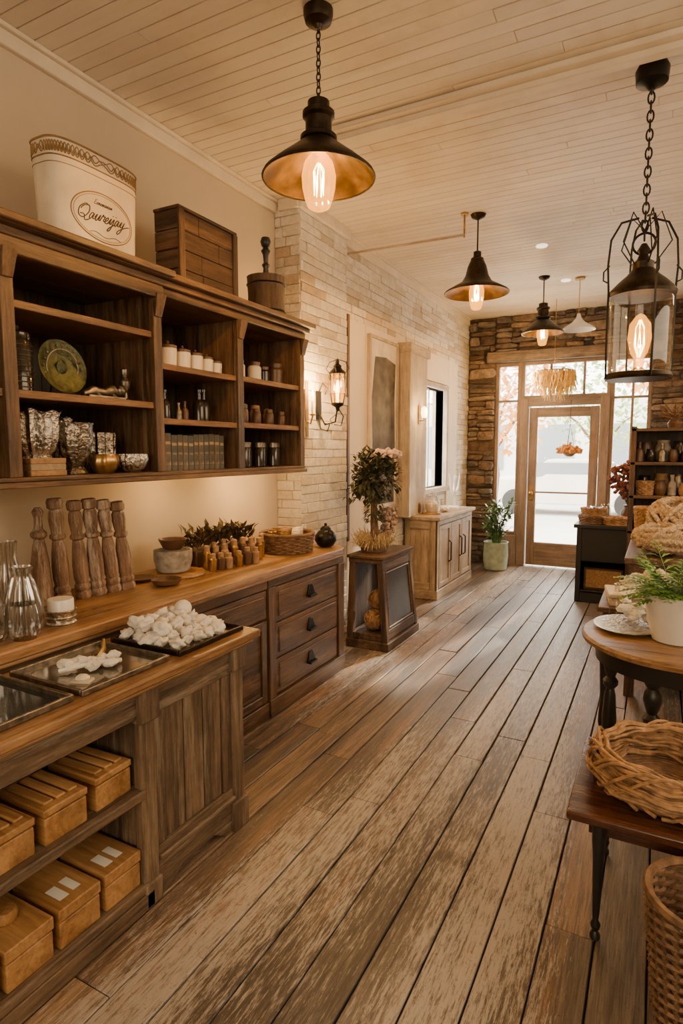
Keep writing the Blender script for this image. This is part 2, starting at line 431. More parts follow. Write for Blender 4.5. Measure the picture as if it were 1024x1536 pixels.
# back stone wall: irregular stacked ledge stone; each stone is a rounded, lumpy polygon
def stones(b,u0,u1,z0,z1,at):
    z=z0
    while z<z1-.02:
        h=R(.05,.15); zz=min(z+h,z1)
        if z1-zz<.045: zz=z1
        u=u0
        while u<u1-.01:
            l=R(.10,.40); c=min(u+l,u1)
            if u1-c<.07: c=u1
            sub=[(z,zz)]
            if zz-z>.085 and R(0,1)<.65: m=z+(zz-z)*R(.35,.65); sub=[(z,m),(m,zz)]
            for s0,s1 in sub:
                b.r=R(0,1); d=R(.012,.085)
                cu,cz_=(u+c)/2,(s0+s1)/2; hw,hh=(c-u)/2-.002,(s1-s0)/2-.002; n=12
                outer=[];mid=[];top=[]
                pe=R(3.2,7.); rot=R(-.06,.06)
                for i in range(n):
                    a=2*pi*(i+.5)/n; ca,sa=math.cos(a),math.sin(a); k=(abs(ca)**pe+abs(sa)**pe)**(-1/pe); jt=R(.90,1.06)
                    px,pz=hw*ca*k*jt,hh*sa*k*jt; pz+=px*rot
                    outer.append(b.bm.verts.new((cu+px,at,cz_+pz)))
                    mid.append(b.bm.verts.new((cu+px*.985,at-d*.8,cz_+pz*.985)))
                    top.append(b.bm.verts.new((cu+px*.86,at-d-R(-.010,.008),cz_+pz*.80)))
                for i in range(n):
                    j=(i+1)%n; b.f([outer[i],outer[j],mid[j],mid[i]],0); b.f([mid[i],mid[j],top[j],top[i]],0)
                cv=b.bm.verts.new((cu+R(-.3,.3)*hw,at-d-R(-.005,.012),cz_))
                for i in range(n): b.f([top[i],top[(i+1)%n],cv],0)
            u=c
        z=zz
OX0,OX1,OZ1=-2.07,-.12,2.80
b=B()
for x0,x1,z0,z1 in ((-2.62,OX0,0,CZ),(OX0,OX1,OZ1,CZ),(OX1,2.75,0,CZ)):
    b.box(x0,x1,YB,YB+.2,z0,z1,1)
stones(b,-2.44,OX0,0,CZ,YB); stones(b,OX0,OX1,OZ1+.14,CZ,YB); stones(b,OX1,1.2,0,CZ,YB)
ST(b,'wall_back',[STONE,MORTAR],angle=32)
b=B(); b.box(2.6,2.75,-2.6,YB,0,CZ,0); ST(b,'wall_right',[WALL])
b=B(); b.box(WL,2.6,-2.75,-2.6,0,CZ,0); ST(b,'wall_front',[WALL])
# lintel and crown
b=B(); b.box(OX0-.1,OX1+.1,YB-.10,YB+.02,OZ1,OZ1+.14); ST(b,'trim_1',wood('lintel_wood',(.11,.075,.05),(.30,.22,.15),rough=.7),bevel=.008)
b=B(); b.box(WL,WL+.03,-2.6,PY0,CZ-.085,CZ-.02,1); b.box(WL,WL+.05,-2.6,PY0,CZ-.02,CZ,1); ST(b,'trim_2',[TRIM],bevel=.006)
b=B(); b.box(WF,WF+.03,PY1,YB-.09,CZ-.09,CZ-.02,1); b.box(WF,WF+.05,PY1,YB-.09,CZ-.02,CZ,1); ST(b,'trim_3',[TRIM],bevel=.006)
b=B(); b.box(PX,PX+.03,PY0-.02,PY1+.02,CZ-.08,CZ,1); b.box(WL+.05,PX,PY0-.03,PY0-.001,CZ-.08,CZ,1); ST(b,'trim_4',[TRIM],bevel=.006)
b=B(); b.box(-1.72,2.6,3.14,3.30,CZ-.03,CZ-.001,0); b.box(-1.72,2.6,3.19,3.25,CZ-.06,CZ-.025,0); ST(b,'trim_5',[TRIM],bevel=.006)
b=B(); b.box(WF,WF+.02,4.95,6.0,0,.16,1); ST(b,'baseboard_left',[TRIM],bevel=.004)
# shopfront frames
def frame(name,x0,x1,z0,z1,w=.05,verts=(),hors=(),y0=YB+.02,y1=YB+.10,mats=DOORW):
    e=T(name,'x','x',(x0,YB,z0)); del e['label']; del e['category']; e['kind']='structure'
    b=B(); b.box(x0,x0+w,y0,y1,z0,z1); b.box(x1-w,x1,y0,y1,z0,z1); b.box(x0+w,x1-w,y0,y1,z1-w,z1); b.box(x0+w,x1-w,y0,y1,z0,z0+w)
    for v in verts: b.box(v-.015,v+.015,y0+.01,y1-.01,z0+w,z1-w)
    for h in hors: b.box(x0+w,x1-w,y0+.012,y1-.012,h-.015,h+.015)
    P(b,'window_frame',e,mats,bevel=.005)
    b=B(); b.box(x0+w,x1-w,YB+.055,YB+.06,z0+w,z1-w,0); P(b,'window_pane',e,GLASS)
    return e
frame('window_1',OX0,-1.72,.42,OZ1,verts=(),hors=(2.28,))
frame('window_2',-1.72,-.60,2.30,OZ1,verts=(-1.34,-.92),w=.045)
frame('window_3',-.60,OX1,.42,OZ1,verts=(-.34,),hors=(2.28,))
b=B(); b.box(OX0,-1.725,YB-.02,YB+.18,0,.42); ST(b,'trim_6',DOORW,bevel=.005)
b=B(); b.box(-.595,OX1,YB-.02,YB+.18,0,.42); ST(b,'trim_7',DOORW,bevel=.005)
# door
e=T('door_1','x','x',(-1.16,YB,0)); del e['label']; del e['category']; e['kind']='structure'
b=B(); b.box(-1.72,-1.61,YB-.03,YB+.12,0,2.30); b.box(-.71,-.60,YB-.03,YB+.12,0,2.30); b.box(-1.61,-.71,YB-.03,YB+.12,2.20,2.30)
P(b,'door_frame',e,DOORW,bevel=.006)
b=B(); x0,x1=-1.60,-.72
b.box(x0,x0+.11,YB+.02,YB+.07,.02,2.18); b.box(x1-.11,x1,YB+.02,YB+.07,.02,2.18)
b.box(x0+.11,x1-.11,YB+.02,YB+.07,2.05,2.18); b.box(x0+.11,x1-.11,YB+.02,YB+.07,.02,.34); b.box(x0+.11,x1-.11,YB+.03,YB+.06,1.02,1.045)
P(b,'door_leaf',e,DOORW,bevel=.006)
b=B(); b.box(x0+.11,x1-.11,YB+.043,YB+.047,.34,2.05,0); P(b,'door_glass',e,GLASS)
b=B(); b.lathe([(.012,0),(.012,.05),(.028,.055),(.03,.075),(.01,.085)],c=(x0+.055,YB+.02,1.02),M=rotm('X',90),n=16); b.box(x0+.03,x0+.08,YB+.012,YB+.02,.92,1.12,0)
P(b,'door_handle',e,BRASS,bevel=.002)
# side window in the left wall
e=T('window_4','x','x',(WF,WH[0],WH[2])); del e['label']; del e['category']; e['kind']='structure'
b=B(); y0,y1,z0,z1=WH; w=.06
for q in ((y0-.06,y0+w-.06,z0-.06,z1+.06),(y1,y1+.06,z0-.06,z1+.06)): b.box(WF-.12,WF+.04,q[0],q[1],q[2],q[3])
b.box(WF-.12,WF+.04,y0,y1,z1,z1+.06); b.box(WF-.12,WF+.07,y0-.08,y1+.08,z0-.06,z0); b.box(WF-.08,WF-.06,(y0+y1)/2-.008,(y0+y1)/2+.008,z0,z1)
P(b,'window_frame',e,PANW,bevel=.004)
b=B(); b.box(WF-.068,WF-.062,y0,y1,z0,z1,0); P(b,'window_pane',e,GLASS)
# plaster panels on the far left wall
def panel(y0,y1,z0,z1,nm='trim_8'):
    b=B(); b.box(WF-.01,WF+.025,y0,y1,z0,z1,0); ST(b,nm,[PLAST],bevel=.004)
panel(4.70,5.06,.16,2.74); panel(5.07,5.82,.16,2.74); panel(6.42,6.56,1.0,2.74); panel(6.56,7.5,2.42,2.74); panel(7.5,7.9,.0,2.74)
b=B(); b.box(WF,WF+.05,4.655,4.70,.8,2.76); ST(b,'trim_9',HUTCH,bevel=.006)
b=B(); b.box(WF,WF+.16,5.84,5.90,.9,2.62); b.box(WF,WF+.14,5.90,6.40,.9,2.66); b.box(WF,WF+.17,5.83,6.42,2.60,2.70); ST(b,'trim_10',PANW,bevel=.006)

# ---------------------------------------------------------------- outside
b=B(); b.box(-14,10,YB+.2,30,-.12,-.02,0); o=ST(b,'ground',[GROUND])
b=B(); b.box(-12,8,22,22.4,-.02,3.4,0)
for i in range(8): b.box(-11+i*2.4,-9.8+i*2.4,21.95,22.02,.9,2.5,1)
S(b,'building',[FACADE,FWIN],(-2,22,-.02),'pale low shop building across the street','building')
def tree(loc,h,r,mat,lab,n):
    e=T('street_tree',lab,'tree',loc); x,y,z=loc
    b=B(); b.tube([(x,y,z),(x+.1,y,z+h*.4),(x-.05,y+.1,z+h*.7),(x,y,z+h)],[.10,.08,.06,.02],8)
    for i in range(6):
        a=R(0,2*pi); b.tube([(x,y,z+h*.55),(x+math.cos(a)*r*.4,y+math.sin(a)*r*.4,z+h*.8),(x+math.cos(a)*r*.8,y+math.sin(a)*r*.8,z+h*.95)],[.04,.025,.01],6)
    P(b,'trunk',e,BARK)
    b=B()
    for i in range(n):
        d=Vector((R(-1,1),R(-1,1),R(-1,1)))
        if d.length>1: continue
        p=Vector((x,y,z+h))+d*r
        b.leaf(p,(R(-1,1),R(-1,1),R(-1,.3)),(0,0,1),.22,.14)
    P(b,'foliage',e,mat,recalc=False)
tree((-3.2,13.,-.02),2.8,1.3,TREEO,'autumn street tree with orange leaves',1500)
tree((-1.5,18.,-.02),3.0,1.5,TREEG,'pale green street tree by the road',1100)
tree((.2,13.,-.02),3.4,1.0,TREEO,'autumn street tree with orange leaves',600)
# parked car across the street
e=T('parked_car','pale silver car parked across the street','car',(-1.9,16.5,-.02))
b=B()
sec=[(-2.1,.35,.80),(-1.9,.30,.92),(-1.1,.28,.98),(-.6,.28,1.40),(.7,.28,1.42),(1.3,.28,1.02),(1.95,.30,.92),(2.1,.38,.75)]
rings=[]
for (u,zl,zh) in sec:
    hw=.85; rings.append([b.bm.verts.new((-1.9+u,16.5+s*hw*k,-.02+z)) for s,k,z in ((-1,1,zl),(1,1,zl),(1,1,min(zh,.9)),(1,.78,zh),(-1,.78,zh),(-1,1,min(zh,.9)))])
for a,c in zip(rings,rings[1:]):
    for i in range(6): b.f([a[i],a[(i+1)%6],c[(i+1)%6],c[i]],0)
b.f(rings[0],0); b.f(rings[-1],0); P(b,'car_body',e,FACADE,bevel=.04)
for u in (-1.35,1.3):
    for sy in (-1,1):
        b=B(); b.lathe([(.1,-.1),(.31,-.1),(.33,0),(.31,.1),(.1,.1)],c=(-1.9+u,16.5+sy*.78,.31),M=rotm('X',90),n=24,mi=0); P(b,'wheel',e,BLACKP)
b=B(); b.box(-2.9,-.9,15.70,15.72,.95,1.3,0); P(b,'side_window',e,FWIN)

# ---------------------------------------------------------------- wall hutch
HX=-2.10; Y0=.75; Y1=3.45; HZ=1.46; HT=2.42
e=T('wall_shelf_unit','large dark brown wooden open shelf unit hung above the counter','shelf unit',(WL,2.1,HZ))
b=B(); y=Y0
while y<Y1-.01:
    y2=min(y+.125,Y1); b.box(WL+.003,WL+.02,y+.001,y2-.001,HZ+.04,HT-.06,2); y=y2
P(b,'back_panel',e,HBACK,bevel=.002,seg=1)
posts=[Y0+.02,1.405,2.14,2.768,3.425]
for i,yp in enumerate(posts):
    b=B(); b.box(WL+.02,HX-.02,yp-.014,yp+.014,HZ+.04,HT-.06,2); b.box(HX-.03,HX,yp-.026,yp+.026,HZ+.04,HT-.06,2)
    P(b,'upright',e,HUTCH,bevel=.003)
b=B(); b.box(WL+.003,HX+.02,Y0,Y1,HZ,HZ+.022); b.box(WL+.003,HX+.005,Y0,Y1,HZ+.022,HZ+.04); P(b,'bottom_board',e,HUTCH,bevel=.004)
b=B()
b.box(WL+.003,HX+.01,Y0,Y1,HT-.10,HT-.06); b.box(WL+.003,HX+.035,Y0,Y1+.02,HT-.06,HT-.03); b.box(WL+.003,HX+.07,Y0,Y1+.04,HT-.03,HT)
b.box(HX-.01,HX+.025,Y0,2.16,HT-.12,HT-.06); b.box(HX+.0,HX+.095,Y0,2.17,HT-.028,HT+.001)
P(b,'cornice',e,HUTCH,bevel=.006)
for yp in posts[1:]:
    b=B(); b.hexa([(HX-.005,yp-.022,HT-.20),(HX+.008,yp-.022,HT-.20),(HX+.008,yp+.022,HT-.20),(HX-.005,yp+.022,HT-.20)],
                  [(HX-.005,yp-.03,HT-.10),(HX+.035,yp-.03,HT-.10),(HX+.035,yp+.03,HT-.10),(HX-.005,yp+.03,HT-.10)],2)
    P(b,'bracket',e,HUTCH,bevel=.003)
SH={0:[(2.125),(1.80)],1:[1.99,1.73],2:[1.995,1.735]}
bays=[(posts[0],posts[1],0),(posts[1],posts[2],0),(posts[2],posts[3],1),(posts[3],posts[4],2)]
for a,c,k in bays:
    for z in SH[k]:
        b=B(); b.box(WL+.02,HX-.03,a+.014,c-.014,z,z+.024); b.box(HX-.03,HX-.012,a+.027,c-.027,z-.004,z+.026)
        P(b,'shelf',e,EDGE,bevel=.003)

# generic small items ------------------------------------------------------
def item(name,prof,mats,loc,label,cat,group=None,n=24,sc=None,rz=0,extra=None):
    b=B(); b.lathe(prof,n=n,mi=0)
    if extra: extra(b)
    o=S(b,name,mats,(0,0,0),label,cat,group=group); place(o,loc,rz,sc); return o
BF=HX-.12   # item row depth in hutch
zb=HZ+.04
zs=1.824
# dark patterned lidded jar
b=B(); b.lathe([(.05,0),(.055,.006),(.055,.19),(.05,.20),(.052,.205),(.052,.225),(.04,.235),(.012,.24),(.015,.255),(0,.262)],n=28,mi=0)
for k in range(9):
    b.ring((0,0,.02+k*.02),.0555,.0025,5,28,mi=1,wob=.0015,wn=14,ph=k*pi)
o=S(b,'patterned_jar',[DKGLASS,PEWTER],(0,0,0),'dark patterned cylindrical jar with banded relief','jar'); place(o,(BF,1.51,zs))
b=B(); Mx=rotm('Y',78)
b.lathe([(0,0),(.06,.002),(.115,.012),(.128,.018),(.13,.024),(.118,.020),(.06,.010),(0,.008)],M=Mx,c=(0,0,.135),n=40,mi=0)
b.ring((.018,0,.135),.085,.003,axis='x',m=40,mi=1); b.blob((.014,0,.135),.03,(.25,1,1.2),.3,4,2,0)
for k in range(20): b.blob((.022,.102*math.cos(k*pi/10),.135+.102*math.sin(k*pi/10)),.007,(1,1,1),0,3,1,1)
b.box(-.05,.05,-.06,.06,0,.012,2); b.tube([(-.04,-.03,.01),(-.015,-.03,.12)],.005,6,mi=2); b.tube([(-.04,.03,.01),(-.015,.03,.12)],.005,6,mi=2)
o=S(b,'decorative_plate',[GREENP,PEWTER,BLACK],(0,0,0),'round embossed dark green plate on a small stand','plate'); place(o,(BF+.02,1.685,zs),0,.86)
b=B(); b.tube([(0,-.10,.02),(0,-.05,.035),(0,0,.03),(0,.05,.045),(0,.09,.03)],[.008,.02,.016,.024,.012],10); b.blob((0,.10,.045),.024,(1,1,1),.2); b.tube([(0,-.04,.03),(.03,-.02,0)],.007,6); b.tube([(0,.05,.03),(.03,.06,0)],.007,6); b.box(-.02,.035,-.10,.10,0,.012,0)
o=S(b,'reclining_figurine',[PEWTER],(0,0,0),'small reclining pewter figurine','figurine'); place(o,(BF+.05,1.87,zs))
item('figurine',[(.03,0),(.032,.01),(.015,.02),(.012,.05),(.024,.07),(.026,.095),(.012,.115),(.018,.13),(.016,.15),(.003,.16)],[PEWTER],(BF,2.04,zs),'small dark metal figurine on the shelf','figurine')
# bay 1 bottom : silver vessels
def fluted(name,prof,mats,loc,label,cat,waves=14,amp=.08,rim=.0,n=56,group=None):
    b=B(); rings=[]
    for r,z in prof:
        rr=[]
        for i in range(n):
            a=2*pi*i/n; q=r*(1+amp*math.sin(waves*a)*(1 if r>.02 else 0)); zz=z+(rim*math.sin(waves/2*a) if z==max(p[1] for p in prof) else 0)
            rr.append(b.bm.verts.new((q*math.cos(a),q*math.sin(a),zz)))
        rings.append(rr)
    for a,c in zip(rings,rings[1:]):
        for i in range(n): b.f([a[i],a[(i+1)%n],c[(i+1)%n],c[i]],0)
    b.f(rings[0][::-1],0)
    o=S(b,name,mats,(0,0,0),label,cat,group=group); place(o,loc); return o
b=B(); b.box(-.08,.08,-.08,.08,0,.022,1); b.box(-.078,.078,-.078,.078,.022,.048,0); b.box(-.08,.078,-.078,.08,.048,.07,1)
o=S(b,'stacked_book',[PAGES,CORK],(0,0,0),'old tan books stacked flat under the silver bowl','book',bevel=.003); place(o,(BF,1.57,zb))
fluted('silver_bowl',[(.06,0),(.05,.012),(.07,.03),(.085,.08),(.088,.13),(.082,.16),(.095,.185),(.085,.182),(.075,.15)],[SILVER],(BF,1.57,zb+.07),'scalloped silver bowl on stacked books','bowl',rim=.008)
fluted('silver_bowl',[(.05,0),(.045,.012),(.06,.03),(.075,.09),(.078,.14),(.072,.165),(.085,.19),(.075,.187),(.066,.155)],[SILVER],(BF-.10,1.72,zb),'scalloped silver bowl standing behind the goblet','bowl',rim=.008).scale=(1,1,1.25)
fluted('goblet',[(.045,0),(.047,.008),(.030,.03),(.036,.05),(.058,.09),(.070,.15),(.070,.20),(.074,.215),(.066,.213),(.06,.15),(.02,.09)],[MERC],(BF+.05,1.715,zb),'ornate mercury-glass footed votive','goblet',waves=10,amp=.05)
fluted('crystal_bowl',[(.07,0),(.078,.01),(.085,.06),(.088,.18),(.084,.18),(.078,.06),(.05,.015)],[MERC],(BF-.05,1.90,zb),'ribbed smoky crystal vase on the bottom shelf','vase',waves=20,amp=.05)
fluted('small_bowl',[(.03,0),(.05,.02),(.06,.05),(.055,.08),(.05,.085),(.045,.08),(.05,.05),(.03,.02)],[BRASS],(BF+.06,1.855,zb),'small round brass pot on the bottom shelf','bowl',waves=8,amp=.05)
fluted('small_bowl',[(.035,0),(.06,.02),(.075,.06),(.07,.085),(.062,.083),(.065,.06),(.04,.02)],[SILVER],(BF+.06,2.005,zb),'small embossed silver bowl','bowl',waves=18,amp=.04)
item('drinking_glass',[(.03,0),(.03,.006),(.006,.012),(.006,.07),(.032,.10),(.042,.16),(.04,.22),(.038,.22),(.04,.16),(.03,.105),(.004,.08)],[JARG],(BF+.06,1.30,zb),'stemmed clear glass on the bottom shelf','glass')
# bay 2 / 3
g='lidded cups on the shelf'
cupp=[(.034,0),(.038,.004),(.040,.06),(.041,.085),(.037,.09)]
lidp=[(.041,.088),(.041,.100),(.02,.106),(.006,.110),(.008,.118),(.003,.122)]
for i,y in enumerate([2.205,2.325,2.43,2.53,2.62,2.70]):
    e2=T('lidded_cup','white ceramic cup with a dark lid','cup',(0,0,0),g)
    b=B(); b.lathe(cupp,n=24,mi=0); P(b,'cup_body',e2,CREAM)
    b=B(); b.lathe(lidp,n=24,mi=0); P(b,'lid',e2,BROWNC)
    s=[1.2,1.12,1.05,1.,.92,.8][i]; place(e2,(BF,y,2.014),0,s)
botp=[(.026,0),(.03,.005),(.03,.07),(.026,.09),(.012,.105),(.011,.135),(.014,.137),(.014,.15),(.005,.152)]
g='dark bottles on the shelf'
for y,s,m,x in ((2.22,1.15,BROWNC,0),(2.29,1.0,DKGLASS,0),(2.37,.6,PEWTER,.02),(2.55,1.15,DKGLASS,0),(2.62,1.2,DKGLASS,-.03),(2.46,.7,BROWNC,-.02)):
    item('bottle',botp,[m],(BF+x,y,1.754),'small dark bottle on the middle shelf','bottle',group=g,sc=s)
g='grey books on the bottom shelf'
y=2.19
for i in range(12):
    w=R(.032,.044); h=R(.175,.19)
    b=B(); b.box(-.06,.06,-w/2,w/2,0,h,0); b.box(-.062,.055,-w/2+.003,w/2-.003,.004,h-.003,1)
    b.box(.0595,.0606,-w/2+.004,w/2-.004,h*.70,h*.78,1); b.box(.0595,.0606,-w/2+.003,w/2-.003,h*.45,h*.50,2); b.box(.0595,.0606,-w/2+.003,w/2-.003,h*.15,h*.25,2)
    o=S(b,'book',[BOOKC[i%3],PAGES,PEWTER],(0,0,0),'grey cloth book with pale spine label','book',bevel=.0015,group=g); y+=w/2; place(o,(BF,y,zb)); y+=w/2+.003
g='jars on the top shelf'
for y,s,m,lab in ((2.83,.9,DKGLASS,'dark glass jar with brown lid'),(2.90,1.0,CREAM,'cream ceramic jar with brown lid'),(3.06,1.05,CREAM,'cream ceramic jar with brown lid'),(3.16,.9,DKGLASS,'dark glass jar with brown lid'),(3.29,1.2,BROWNC,'brown ceramic jar on upper shelf')):
    e2=T('jar',lab,'jar',(0,0,0),g)
    b=B(); b.lathe([(.036,0),(.04,.005),(.04,.08),(.03,.092)],mi=0); P(b,'jar_body',e2,m)
    b=B(); b.lathe([(.034,.092),(.034,.112),(.01,.116)],mi=0); P(b,'lid',e2,BROWNC)
    place(e2,(BF,y,2.019),0,s)
g='small corked pots on the middle shelf'
for i in range(8):
    item('small_pot',[(.024,0),(.026,.004),(.026,.06),(.02,.07),(.022,.072),(.022,.09),(.005,.094)],[BROWNC if i%2 else CORK],(BF+(.03 if i%2 else -.03),2.83+i*.068,1.759),'small brown corked pot','pot',group=g,sc=R(1.0,1.35))
g='dark jars with metal lids on the bottom shelf'
for i in range(7):
    e2=T('lidded_jar','dark glass jar with silver lid','jar',(0,0,0),g)
    b=B(); b.lathe([(.028,0),(.032,.005),(.032,.09),(.026,.105)],mi=0); P(b,'jar_body',e2,DKGLASS)
    b=B(); b.lathe([(.029,.105),(.029,.13),(.01,.133)],mi=0); P(b,'lid',e2,PEWTER)
    place(e2,(BF+(.02 if i%2 else -.02),2.835+i*.078,zb),0,1.15)

# on top of the hutch -------------------------------------------------------
SE=3.4
def se(t,n=SE):
    c,s=math.cos(t),math.sin(t)
    return (math.copysign(abs(c)**(2/n),c),math.copysign(abs(s)**(2/n),s))
TL=(-2.25,1.90,HT+.002)
e=T('storage_tin','tall oval cream tin with gold lettering and lacework rim','tin',TL)
def tin_r(z): return .94+.08*(z/.42)
b=B(); n=96; A,Bd=.10,.226
prof=[(0,.0),(.97,0),(1,.006),(1,.10),(1,.25),(1,.38),(1.0,.42),(.97,.42),(.97,.05),(0,.05)]
rings=[]
for q,z in prof:
    k=q*tin_r(z); rings.append([b.bm.verts.new((TL[0]+A*k*se(2*pi*i/n)[0],TL[1]+Bd*k*se(2*pi*i/n)[1],TL[2]+z)) for i in range(n)])
for a,c in zip(rings,rings[1:]):
    for i in range(n): b.f([a[i],a[(i+1)%n],c[(i+1)%n],c[i]],0)
P(b,'tin_body',e,TINC)
def surf(y,z,off):   # front (+X) surface of the tin
    k=tin_r(z); u=min(abs(y)/(Bd*k),.995); return A*k*(1-u**SE)**(1/SE)+off
b=B()
for z,r in ((.352,.0028),(.417,.0045),(.325,.0014)):
    k=tin_r(z)*1.005; b.tube([(TL[0]+A*k*se(2*pi*i/n)[0],TL[1]+Bd*k*se(2*pi*i/n)[1],TL[2]+z) for i in range(n)],r,6,True)
k=tin_r(.384)*1.006
for ph,am,fq in ((0,.020,30),(pi,.020,30),(pi/2,.010,60)):
    b.tube([(TL[0]+A*k*se(2*pi*i/480)[0],TL[1]+Bd*k*se(2*pi*i/480)[1],TL[2]+.384+am*math.sin(2*pi*i/480*fq+ph)) for i in range(480)],.0024,5,True)
P(b,'rim_ornament',e,GOLD)
b=B()
for ra,rb,r in ((.158,.098,.0022),(.148,.089,.0011)):
    pts=[]
    for i in range(64):
        a=2*pi*i/64; y=ra*math.cos(a); z=.165+rb*math.sin(a); pts.append((TL[0]+surf(y,z,.001),TL[1]+y,TL[2]+z))
    b.tube(pts,r,5,True)
P(b,'label_border',e,GOLD)
# flowing script lettering drawn as pen strokes
GL={'Q':(1.75,[[(1.0,1.75),(.35,1.95),(-.25,1.2),(.1,.2),(.9,.0),(1.4,.9),(1.05,1.8),(.3,1.65),(.0,1.1)],[(.2,.4),(.8,.4),(1.3,-.35),(1.9,-.1)]]),
'E':(1.2,[[(1.0,1.7),(.4,1.8),(.25,1.2),(.65,1.0),(.1,.75),(.05,.15),(.7,.0),(1.2,.35)]]),
'u':(1.,[[(-.05,.4),(.2,.95),(.15,.25),(.4,.03),(.75,.95),(.72,.2),(1.05,.15)]]),
'r':(.8,[[(-.05,.15),(.2,1.1),(.35,.85),(.62,.9),(.55,.3),(.85,.15)]]),
'e':(.72,[[(-.1,.2),(.4,.55),(.35,.95),(.05,.65),(.15,.08),(.45,.02),(.8,.3)]]),
'i':(.5,[[(-.1,.2),(.2,.95),(.2,.15),(.55,.15)],[(.32,1.35),(.36,1.42)]]),
'j':(.6,[[(-.1,.2),(.25,.95),(.2,-.6),(-.15,-1.0),(-.2,-.6),(.6,.2)],[(.36,1.35),(.40,1.42)]]),
'z':(.8,[[(-.05,.75),(.25,1.0),(.5,.8),(.2,.35),(.5,.25),(.4,-.5),(.0,-.8),(.0,-.4),(.85,.3)]]),
'a':(.9,[[(.55,.85),(.2,.95),(0,.35),(.25,.03),(.6,.9),(.58,.2),(.95,.2)]]),
'y':(.95,[[(-.05,.3),(.2,.95),(.2,.25),(.55,.2),(.75,.95),(.6,-.5),(.15,-1.0),(.1,-.5),(1.3,.35),(1.9,.5)]]),
'n':(.85,[[(-.05,.2),(.12,.9),(.1,.05),(.35,.9),(.55,.75),(.5,.15),(.85,.15)]]),
'm':(1.25,[[(-.05,.2),(.12,.9),(.1,.05),(.35,.9),(.5,.7),(.48,.05),(.75,.9),(.92,.7),(.88,.15),(1.25,.15)]])}
def crom(p,m=6):
    q=[p[0]]+list(p)+[p[-1]]; out=[]
    for i in range(1,len(q)-2):
        for k in range(m):
            t=k/m; o=[]
            for d in (0,1):
                a,b_,c,dd=q[i-1][d],q[i][d],q[i+1][d],q[i+2][d]
                o.append(.5*((2*b_)+(-a+c)*t+(2*a-5*b_+4*c-dd)*t*t+(-a+3*b_-3*c+dd)*t**3))
            out.append(tuple(o))
    out.append(q[-2]); return out
def script(word,h,yc,zc,rad,slant=.35,rise=0.):
    W=sum(GL[ch][0] for ch in word)*h; x=yc-W/2; b=B()
    for ch in word:
        for st in GL[ch][1]:
            pts=[]
            for (px,py) in crom(st):
                y=x+(px+slant*py)*h; z=zc+py*h+rise*(y-yc); pts.append((TL[0]+surf(y,z,.0012),TL[1]+y,TL[2]+z))
            b.tube(pts,rad,5)
        x+=GL[ch][0]*h
    P(b,'lettering',e,INK)
script('Eenemanan',.0115,-.005,.212,.0009)
script('Qaureijay',.029,-.014,.147,.0021,.5,.06)
b=B()
pts=[]
for i in range(30):
    t=i/29; y=-.075+.16*t; z=.094+.006*math.sin(t*6.3*1.5); pts.append((TL[0]+surf(y,z,.001),TL[1]+y,TL[2]+z))
b.tube(pts,.0012,5); P(b,'flourish',e,INK)
# crate
e=T('wooden_crate','dark rustic wooden crate built from short planks','crate',(-2.28,2.61,HT))
b=B(); cx0,cx1,cy0,cy1=-2.34,-2.18,2.385,2.845; hz=HT+.001
b.box(cx0+.015,cx1-.015,cy0+.015,cy1-.015,hz,hz+.385); P(b,'crate_core',e,HBACK)
b=B()
rows=4; hh=.385/rows
for k in range(rows):
    z=hz+k*hh; cuts=[cy0]+sorted([cy0+R(.15,.32)])+[cy1]
    for a,c in zip(cuts,cuts[1:]): b.box(cx1-.015,cx1+R(-.004,.004),a+.001,c-.001,z+.0015,z+hh-.0015,1)
    b.box(cx0,cx1-.001,cy0-R(0,.004),cy0+.015,z+.002,z+hh-.002,0)
P(b,'planks',e,CRATEW,bevel=.003)
for ya,yb_ in ((cy0-.006,cy0+.035),(cy1-.035,cy1+.006)):
    b=B(); b.box(cx1-.005,cx1+.010,ya,yb_,hz,hz+.385); P(b,'corner_batten',e,CRATEW,bevel=.003)
b=B(); b.box(cx0-.005,cx1+.006,cy0-.006,cy1+.006,hz+.385,hz+.402); P(b,'lid',e,CRATEW,bevel=.004)
# mortar
e=T('wooden_mortar','round dark wooden mortar with turned upright pestle','mortar',(-2.25,3.24,HT))
c=(-2.25,3.24,HT+.001)
b=B(); b.lathe([(.112,0),(.118,.01),(.114,.14),(.120,.25),(.122,.262),(.112,.264),(.104,.25),(.10,.20),(0,.19)],c=c,n=28); P(b,'mortar_body',e,CRATEW)
b=B(); b.ring((c[0],c[1],c[2]+.05),.118,.005,m=28); P(b,'hoop',e,BLACK)
b=B(); b.ring((c[0],c[1],c[2]+.215),.120,.005,m=28); P(b,'hoop',e,BLACK)
b=B(); b.lathe([(.05,.19),(.05,.27),(.02,.285),(.016,.32),(.026,.34),(.014,.355),(.018,.40),(.030,.425),(.016,.445),(.026,.455),(.034,.48),(.026,.505),(0,.512)],c=c,n=20); P(b,'pestle',e,BLACKP)

